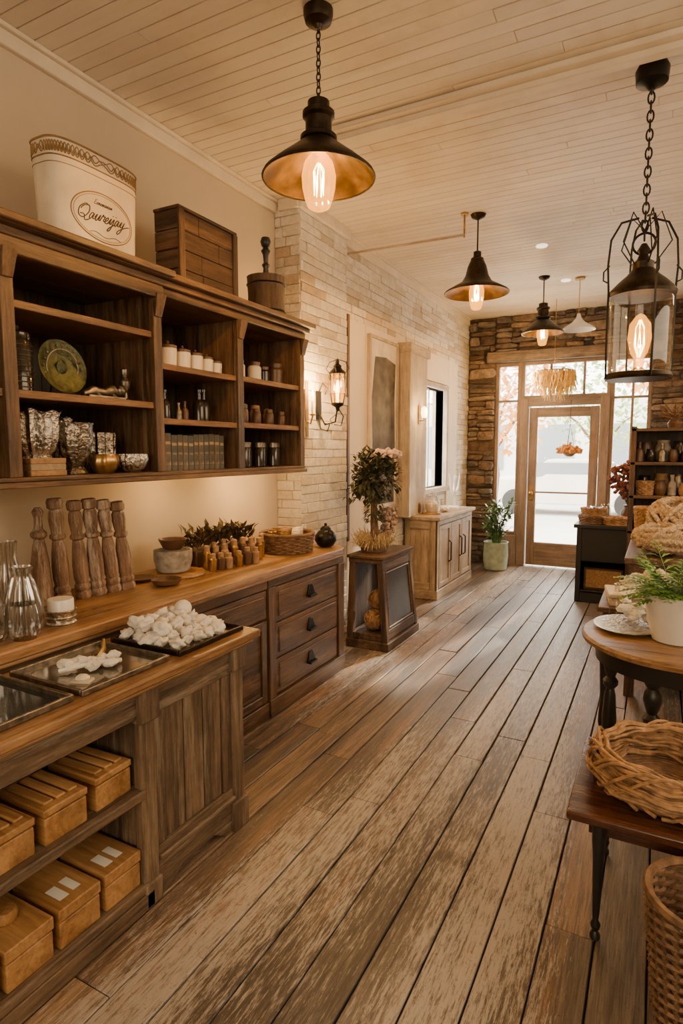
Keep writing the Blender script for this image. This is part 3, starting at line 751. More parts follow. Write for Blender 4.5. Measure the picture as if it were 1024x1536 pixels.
# ---------------------------------------------------------------- rear counter
CT=.91; CX=-1.99; WC=WL+.012
b=B()
pts=[(WL+.004,.25),(CX+.03,.25),(CX+.03,3.74),(CX+.01,3.79),(CX-.04,3.83),(WL+.004,3.84)]
vb=[b.bm.verts.new((x,y,CT-.045)) for x,y in pts]; vt=[b.bm.verts.new((x,y,CT)) for x,y in pts]
b.f(vb[::-1],1); b.f(vt,1)
for i in range(len(pts)): j=(i+1)%len(pts); b.f([vb[i],vb[j],vt[j],vt[i]],1)
b.box(CX-.02,CX+.015,.25,3.76,CT-.065,CT-.045)
S(b,'worktop',TOPW,(-2.3,2.,CT-.045),'honey-coloured polished wooden worktop on the wall cabinets','worktop',bevel=.008,seg=3)
def cabfront(e,x,y0,y1,z0,z1,st=.05,mats=DARKC,panel=True):
    b=B(); b.box(x-.02,x,y0,y0+st,z0,z1); b.box(x-.02,x,y1-st,y1,z0,z1); b.box(x-.02,x,y0+st,y1-st,z1-st,z1); b.box(x-.02,x,y0+st,y1-st,z0,z0+st)
    b.box(x-.025,x-.012,y0+st,y1-st,z0+st,z1-st); return b
e=T('counter_cabinet','long dark wood counter cabinet with recessed panels','cabinet',(-2.3,1.6,0))
b=B(); b.box(WC,CX-.03,.3,2.855,.08,CT-.065,1); b.box(WC,CX-.005,.3,2.855,0,.10); b.box(WC,CX-.01,.3,2.855,CT-.12,CT-.065); P(b,'cabinet_body',e,DARKC,bevel=.004)
for y0,y1 in ((.35,1.2),(1.22,2.02),(2.04,2.84)):
    d=B(); d.box(CX-.03,CX-.008,y0,y1,.62,.785); d.box(CX-.01,CX,y0+.03,y1-.03,.65,.755); P(d,'drawer',e,DARKC,bevel=.006)
    b=cabfront(e,CX-.006,y0,y1,.11,.605); P(b,'door',e,DARKC,bevel=.005)
e=T('drawer_cabinet','dark weathered wooden cabinet with three drawers and pull handles','cabinet',(-2.2,3.35,0))
b=B(); b.box(WC,CX-.03,2.86,3.80,.08,CT-.065,1); b.box(WC,CX+.005,2.86,3.82,0,.11); b.box(WC,CX-.005,2.86,3.81,CT-.115,CT-.065)
b.box(CX-.03,CX,2.86,2.93,.11,CT-.115); b.box(CX-.03,CX,3.73,3.81,.11,CT-.115); P(b,'cabinet_body',e,DARKC,bevel=.005)
for k,z in enumerate((.12,.345,.57)):
    d=B(); d.box(CX-.03,CX-.012,2.94,3.72,z,z+.215); d.box(CX-.014,CX-.004,2.97,3.69,z+.03,z+.185)
    o=P(d,'drawer',e,DARKC,bevel=.006)
    zc=z+.115; yc=3.33
    h=B(); h.hexa([(CX-.006,yc-.05,zc-.03),(CX+.012,yc-.05,zc-.03),(CX+.012,yc+.05,zc-.03),(CX-.006,yc+.05,zc-.03)],
                  [(CX-.006,yc-.02,zc+.045),(CX+.004,yc-.02,zc+.045),(CX+.004,yc+.02,zc+.045),(CX-.006,yc+.02,zc+.045)],0)
    h.box(CX+.0,CX+.030,yc-.045,yc+.045,zc-.035,zc-.02,0)
    P(h,'handle',o,BLACK,bevel=.004,label='black metal cup pull')

# ---------------------------------------------------------------- near counter
NT=.85; NX=-1.52
b=B(); b.box(-1.93,-1.46,.2,2.035,NT-.035,NT,1); b.box(-1.91,-1.48,.2,2.01,NT-.055,NT-.035,1)
S(b,'worktop',TOPW,(-1.7,1.1,NT-.055),'worn wooden worktop with rounded edge on the front counter','worktop',bevel=.01,seg=3)
e=T('display_counter','weathered wooden counter with open shelves and panelled end','cabinet',(-1.7,1.1,0))
zt=NT-.055
b=B()
b.box(-1.905,-1.89,.25,1.97,.06,zt,1)          # back
b.box(-1.89,NX-.02,1.42,1.445,.06,zt,2)        # divider
b.box(-1.89,NX-.02,1.945,1.97,.06,zt,2)        # far end
b.box(NX-.03,NX,.25,1.42,zt-.10,zt,1)          # apron
b.box(-1.89,NX,.25,.29,0,zt,2)
P(b,'carcass',e,GREYC,bevel=.004)
for z in (.405,.06):
    b=B(); b.box(-1.89,NX+.012,.29,1.42,z,z+.035,1); P(b,'shelf',e,GREYC,bevel=.006)
b=B(); b.box(NX-.03,NX+.015,.25,1.44,0,.06,1); P(b,'plinth',e,GREYC,bevel=.004)
b=B(); b.box(NX-.035,NX+.005,1.405,1.475,0,zt,2); b.box(NX-.035,NX+.02,1.395,1.485,zt-.12,zt,2); b.box(NX-.035,NX+.015,1.40,1.48,0,.09,2); P(b,'post',e,GREYC,bevel=.006)
b=B(); b.box(NX-.035,NX+.005,1.90,1.975,0,zt,2); b.box(NX-.035,NX+.02,1.89,1.985,zt-.10,zt,2); b.box(NX-.035,NX+.02,1.89,1.985,0,.13,2); P(b,'post',e,GREYC,bevel=.006)
b=B(); b.box(NX-.03,NX,1.475,1.90,zt-.11,zt,1); P(b,'top_rail',e,GREYC,bevel=.004)
b=B(); b.box(NX-.03,NX,1.475,1.90,.05,.19,1); b.box(NX-.03,NX+.015,1.475,1.90,.14,.16,1)
b.hexa([(NX-.03,1.475,0),(NX,1.475,0),(NX,1.53,0),(NX-.03,1.53,0)],[(NX-.03,1.475,.05),(NX,1.475,.05),(NX,1.60,.05),(NX-.03,1.60,.05)],1)
b.hexa([(NX-.03,1.85,0),(NX,1.85,0),(NX,1.90,0),(NX-.03,1.90,0)],[(NX-.03,1.78,.05),(NX,1.78,.05),(NX,1.90,.05),(NX-.03,1.90,.05)],1)
P(b,'bottom_rail',e,GREYC,bevel=.004)
b=B()
b.box(NX-.02,NX-.004,1.475,1.525,.19,zt-.11,2); b.box(NX-.02,NX-.004,1.85,1.90,.19,zt-.11,2)
for i in range(3): b.box(NX-.026,NX-.012,1.527+i*.108,1.527+i*.108+.102,.19,zt-.11,2)
P(b,'panel_door',e,GREYC,bevel=.004)
# boxes
def wbox(style,lab,g):
    e=T('wooden_box',lab,'box',(0,0,0),g)
    b=B(); b.box(-.11,.11,-.073,.073,0,.084); P(b,'box_body',e,BOXW,bevel=.004)
    b=B()
    if style=='slat':
        b.box(-.113,.113,-.076,.076,.089,.112,0)
        for i in range(3): b.box(-.09,.09,-.058+i*.042,-.026+i*.042,.112,.122,0)
    else: b.box(-.113,.113,-.076,.076,.089,.128,0)
    P(b,'lid',e,BOXW,bevel=.004)
    if style=='label':
        for q in ((.005,.075,-.045,-.012),(.0,.07,.006,.034)):
            b=B(); b.box(*q,.1282,.1295,0); P(b,'label_card',e,PAPER,label='small white paper label')
    if style=='knob':
        b=B(); b.lathe([(.022,.128),(.03,.132),(.034,.15),(.028,.165),(0,.168)],n=20); P(b,'knob',e,BOXW)
    return e
g='wooden boxes on the lower shelf'
for i,(y,st,lab) in enumerate(((1.325,'label','honey wooden box with white paper labels on its lid'),(1.155,'label','honey wooden box with white paper labels on its lid'),(.985,'knob','honey wooden box with a round wooden knob'),(.815,'plain','plain honey wooden box on the lower shelf'),(.645,'plain','plain honey wooden box on the lower shelf'))):
    place(wbox(st,lab,g),(-1.64,y,.095),R(-.02,.02))
g='wooden boxes on the upper shelf'
for i,y in enumerate((1.315,1.13,.95,.77,.6)):
    place(wbox('slat','honey wooden box with raised slats on its lid',g),(-1.65-.01*(i==0),y,.44),R(-.03,.03),(1,1,1.0))
# trays
def tray(name,x0,x1,y0,y1,lab,mats,inner,rim=.022,z=NT):
    e=T(name,lab,'tray',((x0+x1)/2,(y0+y1)/2,z))
    b=B(); b.box(x0+.008,x1-.008,y0+.008,y1-.008,z+.001,z+.006,0); P(b,'tray_base',e,inner)
    b=B(); w=.012
    for q in ((x0,x0+w,y0,y1),(x1-w,x1,y0,y1),(x0+w,x1-w,y0,y0+w),(x0+w,x1-w,y1-w,y1)): b.box(q[0],q[1],q[2],q[3],z+.001,z+rim,0)
    P(b,'tray_rim',e,mats,bevel=.004); return e
MIR=pm('tray_mirror',(.30,.27,.23),.12,.9,var=.3,scale=8)
tray('serving_tray',-1.87,-1.51,1.60,1.98,'dark metal serving tray filled with white stones',BRONZE,MIR)
tray('serving_tray',-1.88,-1.52,1.19,1.56,'shallow metal tray with carved ornaments',PEWTER,MIR)
tray('framed_glass_tray',-1.88,-1.52,.80,1.16,'black glass display tray with silver rim',PEWTER,pm('black_glass',(.02,.025,.03),.05,0),rim=.024)
g='white stones in the tray'
pm_=[]
for i in range(6):
    b=B(); b.blob((0,0,0),.030,(1,1.1+.1*(i%3),.78),.6,2.0,3,0,i+3)
    pm_.append(S(b,'white_stone',[WHSTONE],(0,0,0),'irregular white stone piled in the tray','stone',group=g,angle=70))
cnt=0
def putstone(p,s):
    global cnt
    if cnt<6: o=pm_[cnt]; o.location=p
    else: o=dup(pm_[cnt%6],p)
    o.rotation_euler=(R(-.6,.6),R(-.6,.6),R(0,6)); o.scale=(s,s,s); cnt+=1
for iy in range(6):
    for ix in range(5):
        y=1.645+iy*.058; x=-1.83+ix*.065
        if ix==4 and iy>4: continue
        putstone((x+R(-.008,.008),y+R(-.008,.008),NT+.030),R(.75,1.1))
for iy in range(4):
    for ix in range(3):
        putstone((-1.80+ix*.062+R(-.012,.012),1.68+iy*.060+R(-.012,.012),NT+.070),R(.7,1.05))
b=B(); b.blob((0,0,0),.036,(1,1,1),.08,3,3); o=S(b,'round_white_stone',[WHSTONE],(0,0,0),'round white ball resting on the stones','stone'); place(o,(-1.75,1.88,NT+.088))
# carved ornament on tray
b=B()
for i in range(9): b.blob((R(-.03,.03),-.08+i*.02,.018+R(0,.012)),.02,(1,1.2,.8),.6,4,2,0,i)
b.tube([(0,-.10,.012),(.03,0,.03),(0,.1,.012)],.008,6)
o=S(b,'carved_ornament',[WHSTONE],(0,0,0),'small carved white shell ornament lying on the tray','ornament'); place(o,(-1.69,1.36,NT+.006),-.5)
b=B(); b.tube([(0,0,.008),(.01,.02,.04),(0,.03,.07)],[.014,.010,.004],8); b.blob((0,.0,.012),.018,(1,1,.6),.2)
o=S(b,'small_figurine',[BRASS],(0,0,0),'tiny gilt figurine on the metal tray','figurine'); place(o,(-1.74,1.43,NT+.006))
b=B(); b.blob((0,0,.012),.022,(1,1,.55),.3); b.box(-.03,.03,-.02,.02,0,.006,0)
o=S(b,'shell',[CREAM],(0,0,0),'pale shell on the metal tray','shell'); place(o,(-1.62,1.27,NT+.006),.4)

# ---------------------------------------------------------------- counter items
g='turned spindles standing by the wall'
spp=[(.034,0),(.037,.012),(.034,.03),(.029,.036),(.035,.048),(.035,.062),(.028,.072),(.033,.10),(.034,.16),(.030,.22),(.025,.26),(.022,.275),(.032,.285),(.032,.297),(.023,.307),(.027,.33),(.031,.37),(.028,.40),(.022,.412),(.032,.42),(.034,.445),(.028,.46)]
bellp=[(.050,0),(.052,.02),(.044,.05),(.045,.09),(.038,.20),(.027,.28),(.020,.31),(.034,.325),(.034,.34),(.018,.36),(.016,.41),(.024,.44),(.012,.46)]
for i,(x,y,h,ty) in enumerate(((-2.42,1.705,.95,0),(-2.40,1.80,1.03,3),(-2.37,1.885,1.0,4),(-2.36,1.965,1.01,5),(-2.35,2.045,.99,6),(-2.34,2.125,.96,7))):
    b=B(); b.lathe(bellp if i==0 else [(r*(1+.05*(i%2)),z) for r,z in spp],n=24)
    o=S(b,'turned_spindle',SPIN,(0,0,0),'tall turned wooden spindle with chipped pale paint','spindle',group=g); place(o,(x,y,CT+.003),0,(1.03,1.03,h)); o.rotation_euler=(math.radians(ty),0,0)
g='ribbed clear glass vases on the counter'
fluted('glass_vase',[(.05,0),(.064,.01),(.070,.06),(.066,.11),(.054,.16),(.040,.20),(.032,.225),(.040,.25),(.034,.252),(.028,.225),(.036,.20),(.050,.16),(.062,.11),(.06,.02)],[CRYS],(-2.13,1.42,CT),'ribbed clear glass vase on the counter','vase',waves=18,amp=.07,n=108,group=g)
fluted('glass_vase',[(.05,0),(.060,.02),(.066,.08),(.058,.15),(.046,.21),(.034,.27),(.040,.33),(.036,.332),(.030,.27),(.042,.21),(.05,.02)],[CRYS],(-2.28,1.46,CT),'tall ribbed clear glass vase behind another','vase',waves=18,amp=.07,n=108,group=g)
fluted('glass_vase',[(.05,0),(.060,.02),(.066,.06),(.060,.12),(.046,.17),(.050,.20),(.046,.202),(.05,.02)],[CRYS],(-2.12,1.27,CT),'low ribbed clear glass jar on the counter','vase',waves=18,amp=.07,n=108,group=g)
fluted('glass_vase',[(.04,0),(.050,.02),(.054,.06),(.050,.10),(.044,.13),(.040,.132),(.044,.02)],[CRYS],(-2.04,1.36,CT),'small ribbed glass tumbler on the counter','vase',waves=18,amp=.07,n=108,group=g)
e=T('candle_holder','silver cup holder with a white candle','candle holder',(-2.12,1.545,CT))
c=(-2.10,1.56,CT); b=B(); b.lathe([(.055,0),(.057,.004),(.052,.012),(.057,.05),(.061,.055),(.057,.058),(.052,.05),(.04,.012)],c=c,mi=0); b.ring((c[0],c[1],c[2]+.03),.056,.003); P(b,'cup',e,SILVER)
b=B(); b.lathe([(.050,.014),(.050,.095),(.047,.10),(0,.098)],c=c,mi=0); P(b,'candle',e,WHITE)
item('round_board',[(.15,0),(.155,.006),(.15,.016),(0,.016)],BOXW,(-2.36,2.50,CT),'round wooden board on the counter','board')
item('stone_bowl',[(.075,0),(.09,.01),(.105,.07),(.105,.125),(.095,.125),(.085,.07),(0,.05)],[STONEG],(-2.38,2.49,CT+.016),'grey stone mortar bowl on the round board','bowl')
item('brown_bowl',[(.04,0),(.05,.008),(.075,.05),(.078,.056),(.07,.055),(.06,.02),(0,.015)],[BROWNC],(-2.48,2.66,CT),'brown ceramic bowl behind the stone mortar','bowl',sc=(1,1,1.8))
item('small_dish',[(.04,0),(.07,.012),(.078,.034),(.072,.034),(.06,.016),(0,.01)],[BROWNC],(-2.22,2.27,CT),'small dark wooden dish on the counter','dish')
item('small_saucer',[(.05,0),(.07,.008),(.082,.018),(.06,.012),(0,.008)],[BROWNC],(-2.42,2.28,CT),'thin dark saucer on the counter','dish')
item('brown_bowl',[(.05,0),(.06,.01),(.085,.06),(.088,.066),(.08,.065),(.06,.02),(0,.015)],[BROWNC],(-2.38,2.49,CT+.142),'shallow brown bowl resting on the stone mortar','bowl',sc=(.9,.9,.9))
g='corked vials on the counter'
k=0
for (x,y) in ((-2.24,2.66),(-2.23,2.72),(-2.22,2.78),(-2.20,2.85),(-2.19,2.92),(-2.18,2.99),(-2.30,2.68),(-2.29,2.75),(-2.28,2.82),(-2.27,2.90),(-2.26,2.97),(-2.25,3.04),(-2.24,3.11),(-2.35,2.80),(-2.34,2.88),(-2.33,2.96),(-2.32,3.04),(-2.30,3.12),(-2.28,3.19)):
    s=R(1.1,1.35) if k<6 else R(1.4,2.0)
    e2=T('corked_vial','small amber glass vial with a cork stopper','vial',(0,0,0),g)
    b=B(); b.lathe([(.021,0),(.024,.004),(.024,.055),(.016,.062)],n=16,mi=0); P(b,'vial_body',e2,[BRASS,CORK,BROWNC][(k*5)%3])
    b=B(); b.lathe([(.016,.062),(.017,.080),(.005,.083)],n=16,mi=0); P(b,'cork',e2,CORK)
    place(e2,(x,y,CT),0,(1.,1.,s)); k+=1
# dark succulents behind vials
e=T('potted_succulent','low dark trough of spiky leaves behind the vials','plant',(-2.42,2.93,CT))
b=B(); b.box(-2.49,-2.38,2.68,3.20,CT,CT+.10,0); P(b,'trough',e,[BROWNC],bevel=.006)
b=B()
for i in range(360):
    p=(-2.44+R(-.05,.09),2.94+R(-.27,.27),CT+.10+R(0,.09)); b.leaf(p,(R(-.6,.8),R(-.7,.7),R(.3,1)),(0,0,1),R(.05,.09),.030)
P(b,'leaves',e,[pm('leaf_olive',(.085,.055,.022),.5,var=.6,scale=20)],recalc=False)
# basket tray with jars
def basket(b,c,r0,r1,h,rings,tr=.006,nst=22,wob=.005,sy=1.,mi=0):
    for k in range(rings):
        t=k/(rings-1); r=r0+(r1-r0)*t
        b.ring((c[0],c[1],c[2]+tr+t*(h-2*tr)),r,tr,5,nst*2,'z',mi,sy,wob,nst/2,k*pi)
    for i in range(nst):
        a=2*pi*i/nst; b.tube([(c[0]+r0*math.cos(a),c[1]+sy*r0*math.sin(a),c[2]+.002),(c[0]+r1*math.cos(a),c[1]+sy*r1*math.sin(a),c[2]+h)],tr*.8,5,mi=mi)
    b.lathe([(r0,0),(r0,.006)],c=c,n=24,mi=mi)
c=(-2.24,3.44,CT+.002)
b=B(); basket(b,c,.165,.180,.125,10,.008,26,.006); b.ring((c[0],c[1],c[2]+.127),.182,.012,6,30)
b.lathe([(.15,.085),(.15,.095)],c=c,n=24,mi=0)
S(b,'wicker_basket',[WICKD],c,'round dark wicker basket holding small jars','basket')
g='small jars in the wicker basket'
for (dx,dy,m) in ((-.06,-.09,BRASS),(.03,-.10,BRASS),(.09,-.03,CREAM),(-.01,-.02,CORK),(-.09,.0,BRASS),(.04,.05,CREAM),(-.05,.07,CORK),(.02,.12,CREAM)):
    item('small_jar',[(.028,0),(.03,.004),(.03,.045),(.026,.05),(.026,.06),(.005,.062)],[m],(c[0]+dx,c[1]+dy,c[2]+.095),'small jar standing inside the wicker basket','jar',group=g)
# dark round lidded jar at the end
tp=(-2.10,3.73,CT)
e=T('round_jar','dark round ceramic jar with small lid at counter end','jar',tp)
b=B(); b.lathe([(.035,0),(.058,.012),(.080,.05),(.076,.085),(.05,.118),(.036,.125)],c=tp,mi=0); P(b,'jar_body',e,BLACK)
b=B(); b.lathe([(.040,.125),(.038,.135),(.022,.15),(.008,.155),(.012,.168),(.003,.174)],c=tp,mi=0); P(b,'lid',e,BLACK)
b=B(); b.ring((tp[0]+.055,tp[1]-.03,tp[2]+.10),.022,.005,axis='y'); P(b,'handle',e,BLACK)

# ---------------------------------------------------------------- tapered display stand
e=T('tapered_display_stand','gently tapered dark wood case with glazed dark side panel','stand',(-2.03,4.58,0))
bx0,bx1,by0,by1=-2.21,-1.84,4.27,4.95; tx0,tx1,ty0,ty1=-2.20,-1.91,4.30,4.92; SZ=.76
def lerp(a,c,t): return a+(c-a)*t
def pt(ix,iy,z,inx=0,iny=0):
    t=z/SZ; X0,X1,Y0_,Y1_=lerp(bx0,tx0,t)+inx,lerp(bx1,tx1,t)-inx,lerp(by0,ty0,t)+iny,lerp(by1,ty1,t)-iny
    return ((X1 if ix else X0),(Y1_ if iy else Y0_),z)
w=.05
for ix in (0,1):
    for iy in (0,1):
        q=[]; b=B()
        for z in (.0,SZ-.03):
            x,y,_=pt(ix,iy,z); sx=-1 if ix else 1; sy=-1 if iy else 1
            xs=sorted((x,x+sx*w)); ys=sorted((y,y+sy*w)); q.append([(xs[0],ys[0],z),(xs[1],ys[0],z),(xs[1],ys[1],z),(xs[0],ys[1],z)])
        b.hexa(q[0],q[1],2)
        P(b,'post',e,CRATEW,bevel=.004)
b=B(); b.box(bx0-.004,bx1+.006,by0-.006,by1+.006,0,.07); b.box(bx0+.02,bx1-.02,by0+.02,by1-.02,.07,.12); P(b,'base',e,CRATEW,bevel=.005)
b=B(); b.box(tx0-.015,tx1+.02,ty0-.02,ty1+.02,SZ-.025,SZ); b.box(tx0-.004,tx1+.006,ty0-.006,ty1+.006,SZ-.06,SZ-.025); P(b,'top',e,CRATEW,bevel=.005)
b=B()
q=[]
for z in (.1,SZ-.04):
    x,y0_,_=pt(1,0,z); _,y1_,_=pt(1,1,z); q.append([(x-.022,y0_+.03,z),(x-.012,y0_+.03,z),(x-.012,y1_-.03,z),(x-.022,y1_-.03,z)])
b.hexa(q[0],q[1],0); P(b,'chalkboard_panel',e,CHALK)
b=B(); q=[]
for iy,z in ((0,.18),(1,.18),(1,SZ-.14),(0,SZ-.14)):
    x,y,_=pt(1,iy,z); q.append((x-.008,y+(.075 if iy==0 else -.075),z))
b.tube(q,.006,6,True); P(b,'panel_bead',e,EDGE[0])
for z0,z1 in ((.09,.16),(SZ-.12,SZ-.05)):
    q=[]; b=B()
    for z in (z0,z1):
        x,y0_,_=pt(1,0,z); _,y1_,_=pt(1,1,z); q.append([(x-.03,y0_+.03,z),(x-.002,y0_+.03,z),(x-.002,y1_-.03,z),(x-.03,y1_-.03,z)])
    b.hexa(q[0],q[1],1)
    P(b,'side_rail',e,CRATEW,bevel=.003)
b=B(); b.hexa([(bx0+.0,by0+.05,.1),(bx0+.01,by0+.05,.1),(bx0+.01,by1-.05,.1),(bx0,by1-.05,.1)],[(tx0+.0,ty0+.05,SZ-.05),(tx0+.01,ty0+.05,SZ-.05),(tx0+.01,ty1-.05,SZ-.05),(tx0,ty1-.05,SZ-.05)],2); P(b,'side_panel',e,CRATEW)
g='round wicker balls inside the stand'
for i,(x,y,z) in enumerate(((-2.03,4.42,.21),(-2.02,4.60,.21),(-2.03,4.50,.36))):
    b=B()
    for k in range(16):
        M=Matrix.Rotation(R(0,6),3,'X')@Matrix.Rotation(R(0,6),3,'Y'); b.tube([M@Vector((.082*math.cos(2*pi*j/20),.082*math.sin(2*pi*j/20),0)) for j in range(20)],.006,5,True)
    b.blob((0,0,0),.074)
    o=S(b,'wicker_ball',[WICK],(0,0,0),'round woven wicker ball inside the stand','ball',group=g); place(o,(x,y,z))
# topiary on stand
pc=(-2.09,4.54,SZ)
e=T('potted_topiary','small potted tree with dusky leaves and pale dried hydrangea','plant',pc)
b=B(); b.lathe([(.10,0),(.11,.01),(.12,.06),(.115,.07),(0,.06)],c=pc,mi=0); P(b,'pot',e,BARK)
b=B(); 
for k in range(3):
    b.tube([(pc[0]+.03*math.cos(k*2.1),pc[1]+.03*math.sin(k*2.1),pc[2]+.05),(pc[0]+.015*math.cos(k*2.1+1),pc[1]+.015*math.sin(k*2.1+1),pc[2]+.25),(pc[0]+.03*math.cos(k*2.1+2.5),pc[1]+.03*math.sin(k*2.1+2),pc[2]+.52)],[.026,.020,.012],8)
for k in range(9):
    a=R(0,6.28); b.tube([(pc[0],pc[1],pc[2]+.42),(pc[0]+.09*math.cos(a),pc[1]+.09*math.sin(a),pc[2]+R(.5,.62)),(pc[0]+.20*math.cos(a),pc[1]+.20*math.sin(a),pc[2]+R(.5,.78))],[.008,.005,.002],5)
P(b,'stem',e,BARK)
b=B()
for cl in range(28):
    d=Vector((R(-1,1),R(-1,1),R(-.9,1))); d.normalize(); q=R(.05,.19); cc=Vector(pc)+Vector((0,-.03,.60))+Vector((d.x*q,d.y*q,d.z*q*.95))
    for i in range(46):
        o_=Vector((R(-1,1),R(-1,1),R(-1,1)))*.07; b.leaf(cc+o_,d+Vector((R(-1,1),R(-1,1),R(-1,.5))),(0,0,1),R(.045,.08),.034)
for i in range(120):
    a=R(0,6.28); p=Vector(pc)+Vector((.05*math.cos(a),.05*math.sin(a),R(.26,.5))); b.leaf(p,(math.cos(a),math.sin(a),R(-1,.1)),(0,0,1),.06,.025)
P(b,'foliage',e,LEAFD,recalc=False)
b=B()
for i in range(150):
    a=R(0,6.28); q=.12*math.sqrt(R(0,1)); b.blob((pc[0]+.09+q*math.cos(a),pc[1]+.04+q*math.sin(a),pc[2]+.81+R(-.05,.05)*(1.2-q*7)),.021,(1,1,.8),.4,4,1,0,i)
P(b,'flower_head',e,DRYF,label='pale pink dried hydrangea bloom')
b=B()
for i in range(80):
    b.blob((pc[0]+.05+R(-.06,.06),pc[1]+.17+R(-.07,.07),pc[2]+.22+R(-.09,.13)),.022,(1,1,1),.4,4,1,0,i)
P(b,'dried_bloom',e,pm('brown_bloom',(.34,.23,.17),.8,var=.35,scale=40),label='brownish pink dried bloom by the stem')
b=B()
for i in range(300):
    a=R(0,6.28); r=R(.03,.12); x,y=pc[0]+r*math.cos(a),pc[1]+r*math.sin(a)*1.5; b.tube([(x,y,pc[2]+.05),(x+.03*math.cos(a),y+.04*math.sin(a),pc[2]+R(.08,.16)),(x+.07*math.cos(a),y+.12*math.sin(a),pc[2]+R(.03,.20))],[.003,.004,.001],4)
P(b,'dried_grass',e,STRAW)

# ---------------------------------------------------------------- light cabinet
e=T('sideboard_cabinet','pale natural wood sideboard with three panel doors','cabinet',(-2.24,6.7,0))
x0,x1,y0,y1=WF+.03,-2.05,6.05,7.38
b=B(); b.box(x0,x1-.02,y0+.02,y1-.02,.06,.86,2); b.box(x0,x1+.01,y0,y1,0,.10)
b.box(x1-.02,x1,y0,y0+.07,.1,.86); b.box(x0,x0+.06,y0,y0+.02,.1,.86); b.box(x1-.08,x1,y0,y0+.02,.1,.86); b.box(x0+.06,x1-.08,y0,y0+.02,.76,.86); b.box(x0+.06,x1-.08,y0,y0+.02,.1,.18); b.box(x1-.02,x1,y0+.07,y1,.80,.86); b.box(x1-.02,x1,y1-.06,y1,.1,.8)
P(b,'cabinet_body',e,LIGHTC,bevel=.005)
b=B(); b.box(x0,x1+.04,y0-.04,y1+.02,.86,.90); P(b,'top',e,LIGHTC,bevel=.008)
for k in range(3):
    a=y0+.08+k*.41; d=cabfront(e,x1+.002,a,a+.395,.115,.795,.055); o=P(d,'door',e,LIGHTC,bevel=.004)
    h=B(); yy=a+(.33 if k!=2 else .06); h.tube([(x1+.0,yy,.36),(x1+.028,yy,.38),(x1+.028,yy,.58),(x1,yy,.60)],.008,8); P(h,'handle',o,BLACK,label='long black bar handle')
zz=.90
e=T('glass_cloche','small glass cloche over a cream jar','cloche',(-2.22,6.35,zz)); c=(-2.22,6.35,zz)
b=B(); b.lathe([(.10,0),(.105,.01),(.10,.02),(0,.02)],c=c); P(b,'base',e,BOXW)
b=B(); b.lathe([(.05,.02),(.07,.05),(.07,.11),(.04,.14),(.03,.15),(.0,.155)],c=c,mi=0); P(b,'inner_jar',e,CREAM)
b=B(); b.lathe([(.088,.02),(.09,.12),(.075,.18),(.03,.21),(.01,.215),(.016,.235),(.0,.245)],c=c,mi=0,cap=False); P(b,'glass_dome',e,JARG)
b=B(); b.blob((0,0,.035),.06,(1,1.5,.6),.4,3,3); o=S(b,'sea_shell',[CREAM],(0,0,0),'large cream shell on the sideboard','shell'); place(o,(-2.17,6.62,zz))
b=B(); b.box(-.1,.1,-.14,.14,0,.02,0); b.box(-.095,.1,-.135,.135,.02,.035,1); o=S(b,'book',[PAPER,CREAM],(0,0,0),'cream book lying flat on the sideboard','book',bevel=.002); place(o,(-2.2,6.95,zz),.2)
b=B()
b.lathe([(.05,0),(.05,.01),(.012,.02),(.012,.12),(.03,.13)],mi=0)
for k in range(6):
    a=k*1.05; b.tube([(0,0,.12),(.04*math.cos(a),.05*math.sin(a),.2),(.05*math.cos(a),.12*math.sin(a),.30+R(0,.06))],[.012,.009,.003],6)
o=S(b,'white_antler_ornament',[WHITE],(0,0,0),'white branching antler ornament on the sideboard','ornament'); place(o,(-2.22,7.18,zz),0,1.2)
item('small_vase',[(.04,0),(.06,.03),(.06,.1),(.03,.15),(.035,.2),(.028,.2),(.025,.15)],[BROWNC],(-2.36,6.2,zz),'small brown vase on the sideboard','vase',sc=1.1)

# ---------------------------------------------------------------- artwork, sconces, pipe
e=T('framed_artwork','tall mottled dark abstract canvas in a thin frame','artwork',(WF+.03,5.42,1.2))
b=B(); xx=WF+.027; b.box(xx,xx+.02,5.12,5.74,1.05,2.64,2); P(b,'canvas',e,[ART])
b=B(); 
for q in ((5.09,5.12,1.02,2.67),(5.74,5.77,1.02,2.67)): b.box(xx,xx+.035,q[0],q[1],q[2],q[3],2)
b.box(xx,xx+.035,5.12,5.74,2.64,2.67,1); b.box(xx,xx+.035,5.12,5.74,1.02,1.05,1); P(b,'frame',e,[PANW[2]],bevel=.003)
b=B(); poly=[(5.15,1.08),(5.69,1.08),(5.71,1.6),(5.69,2.1),(5.71,2.46),(5.48,2.50),(5.22,2.48),(5.15,2.1),(5.17,1.7)]
vs=[b.bm.verts.new((xx+.022,y,z)) for y,z in poly]; b.f(vs,0); P(b,'dark_paint',e,[ARTD])

WARM=(1.,.70,.34)
def plight(name,loc,power,col=WARM,rad=.03):
    l=bpy.data.lights.new(name,'POINT'); l.energy=power; l.color=col; l.shadow_soft_size=rad
    o=bpy.data.objects.new(name,l); o.location=loc; COL.objects.link(o); return o
AMB=(1.,.58,.19)
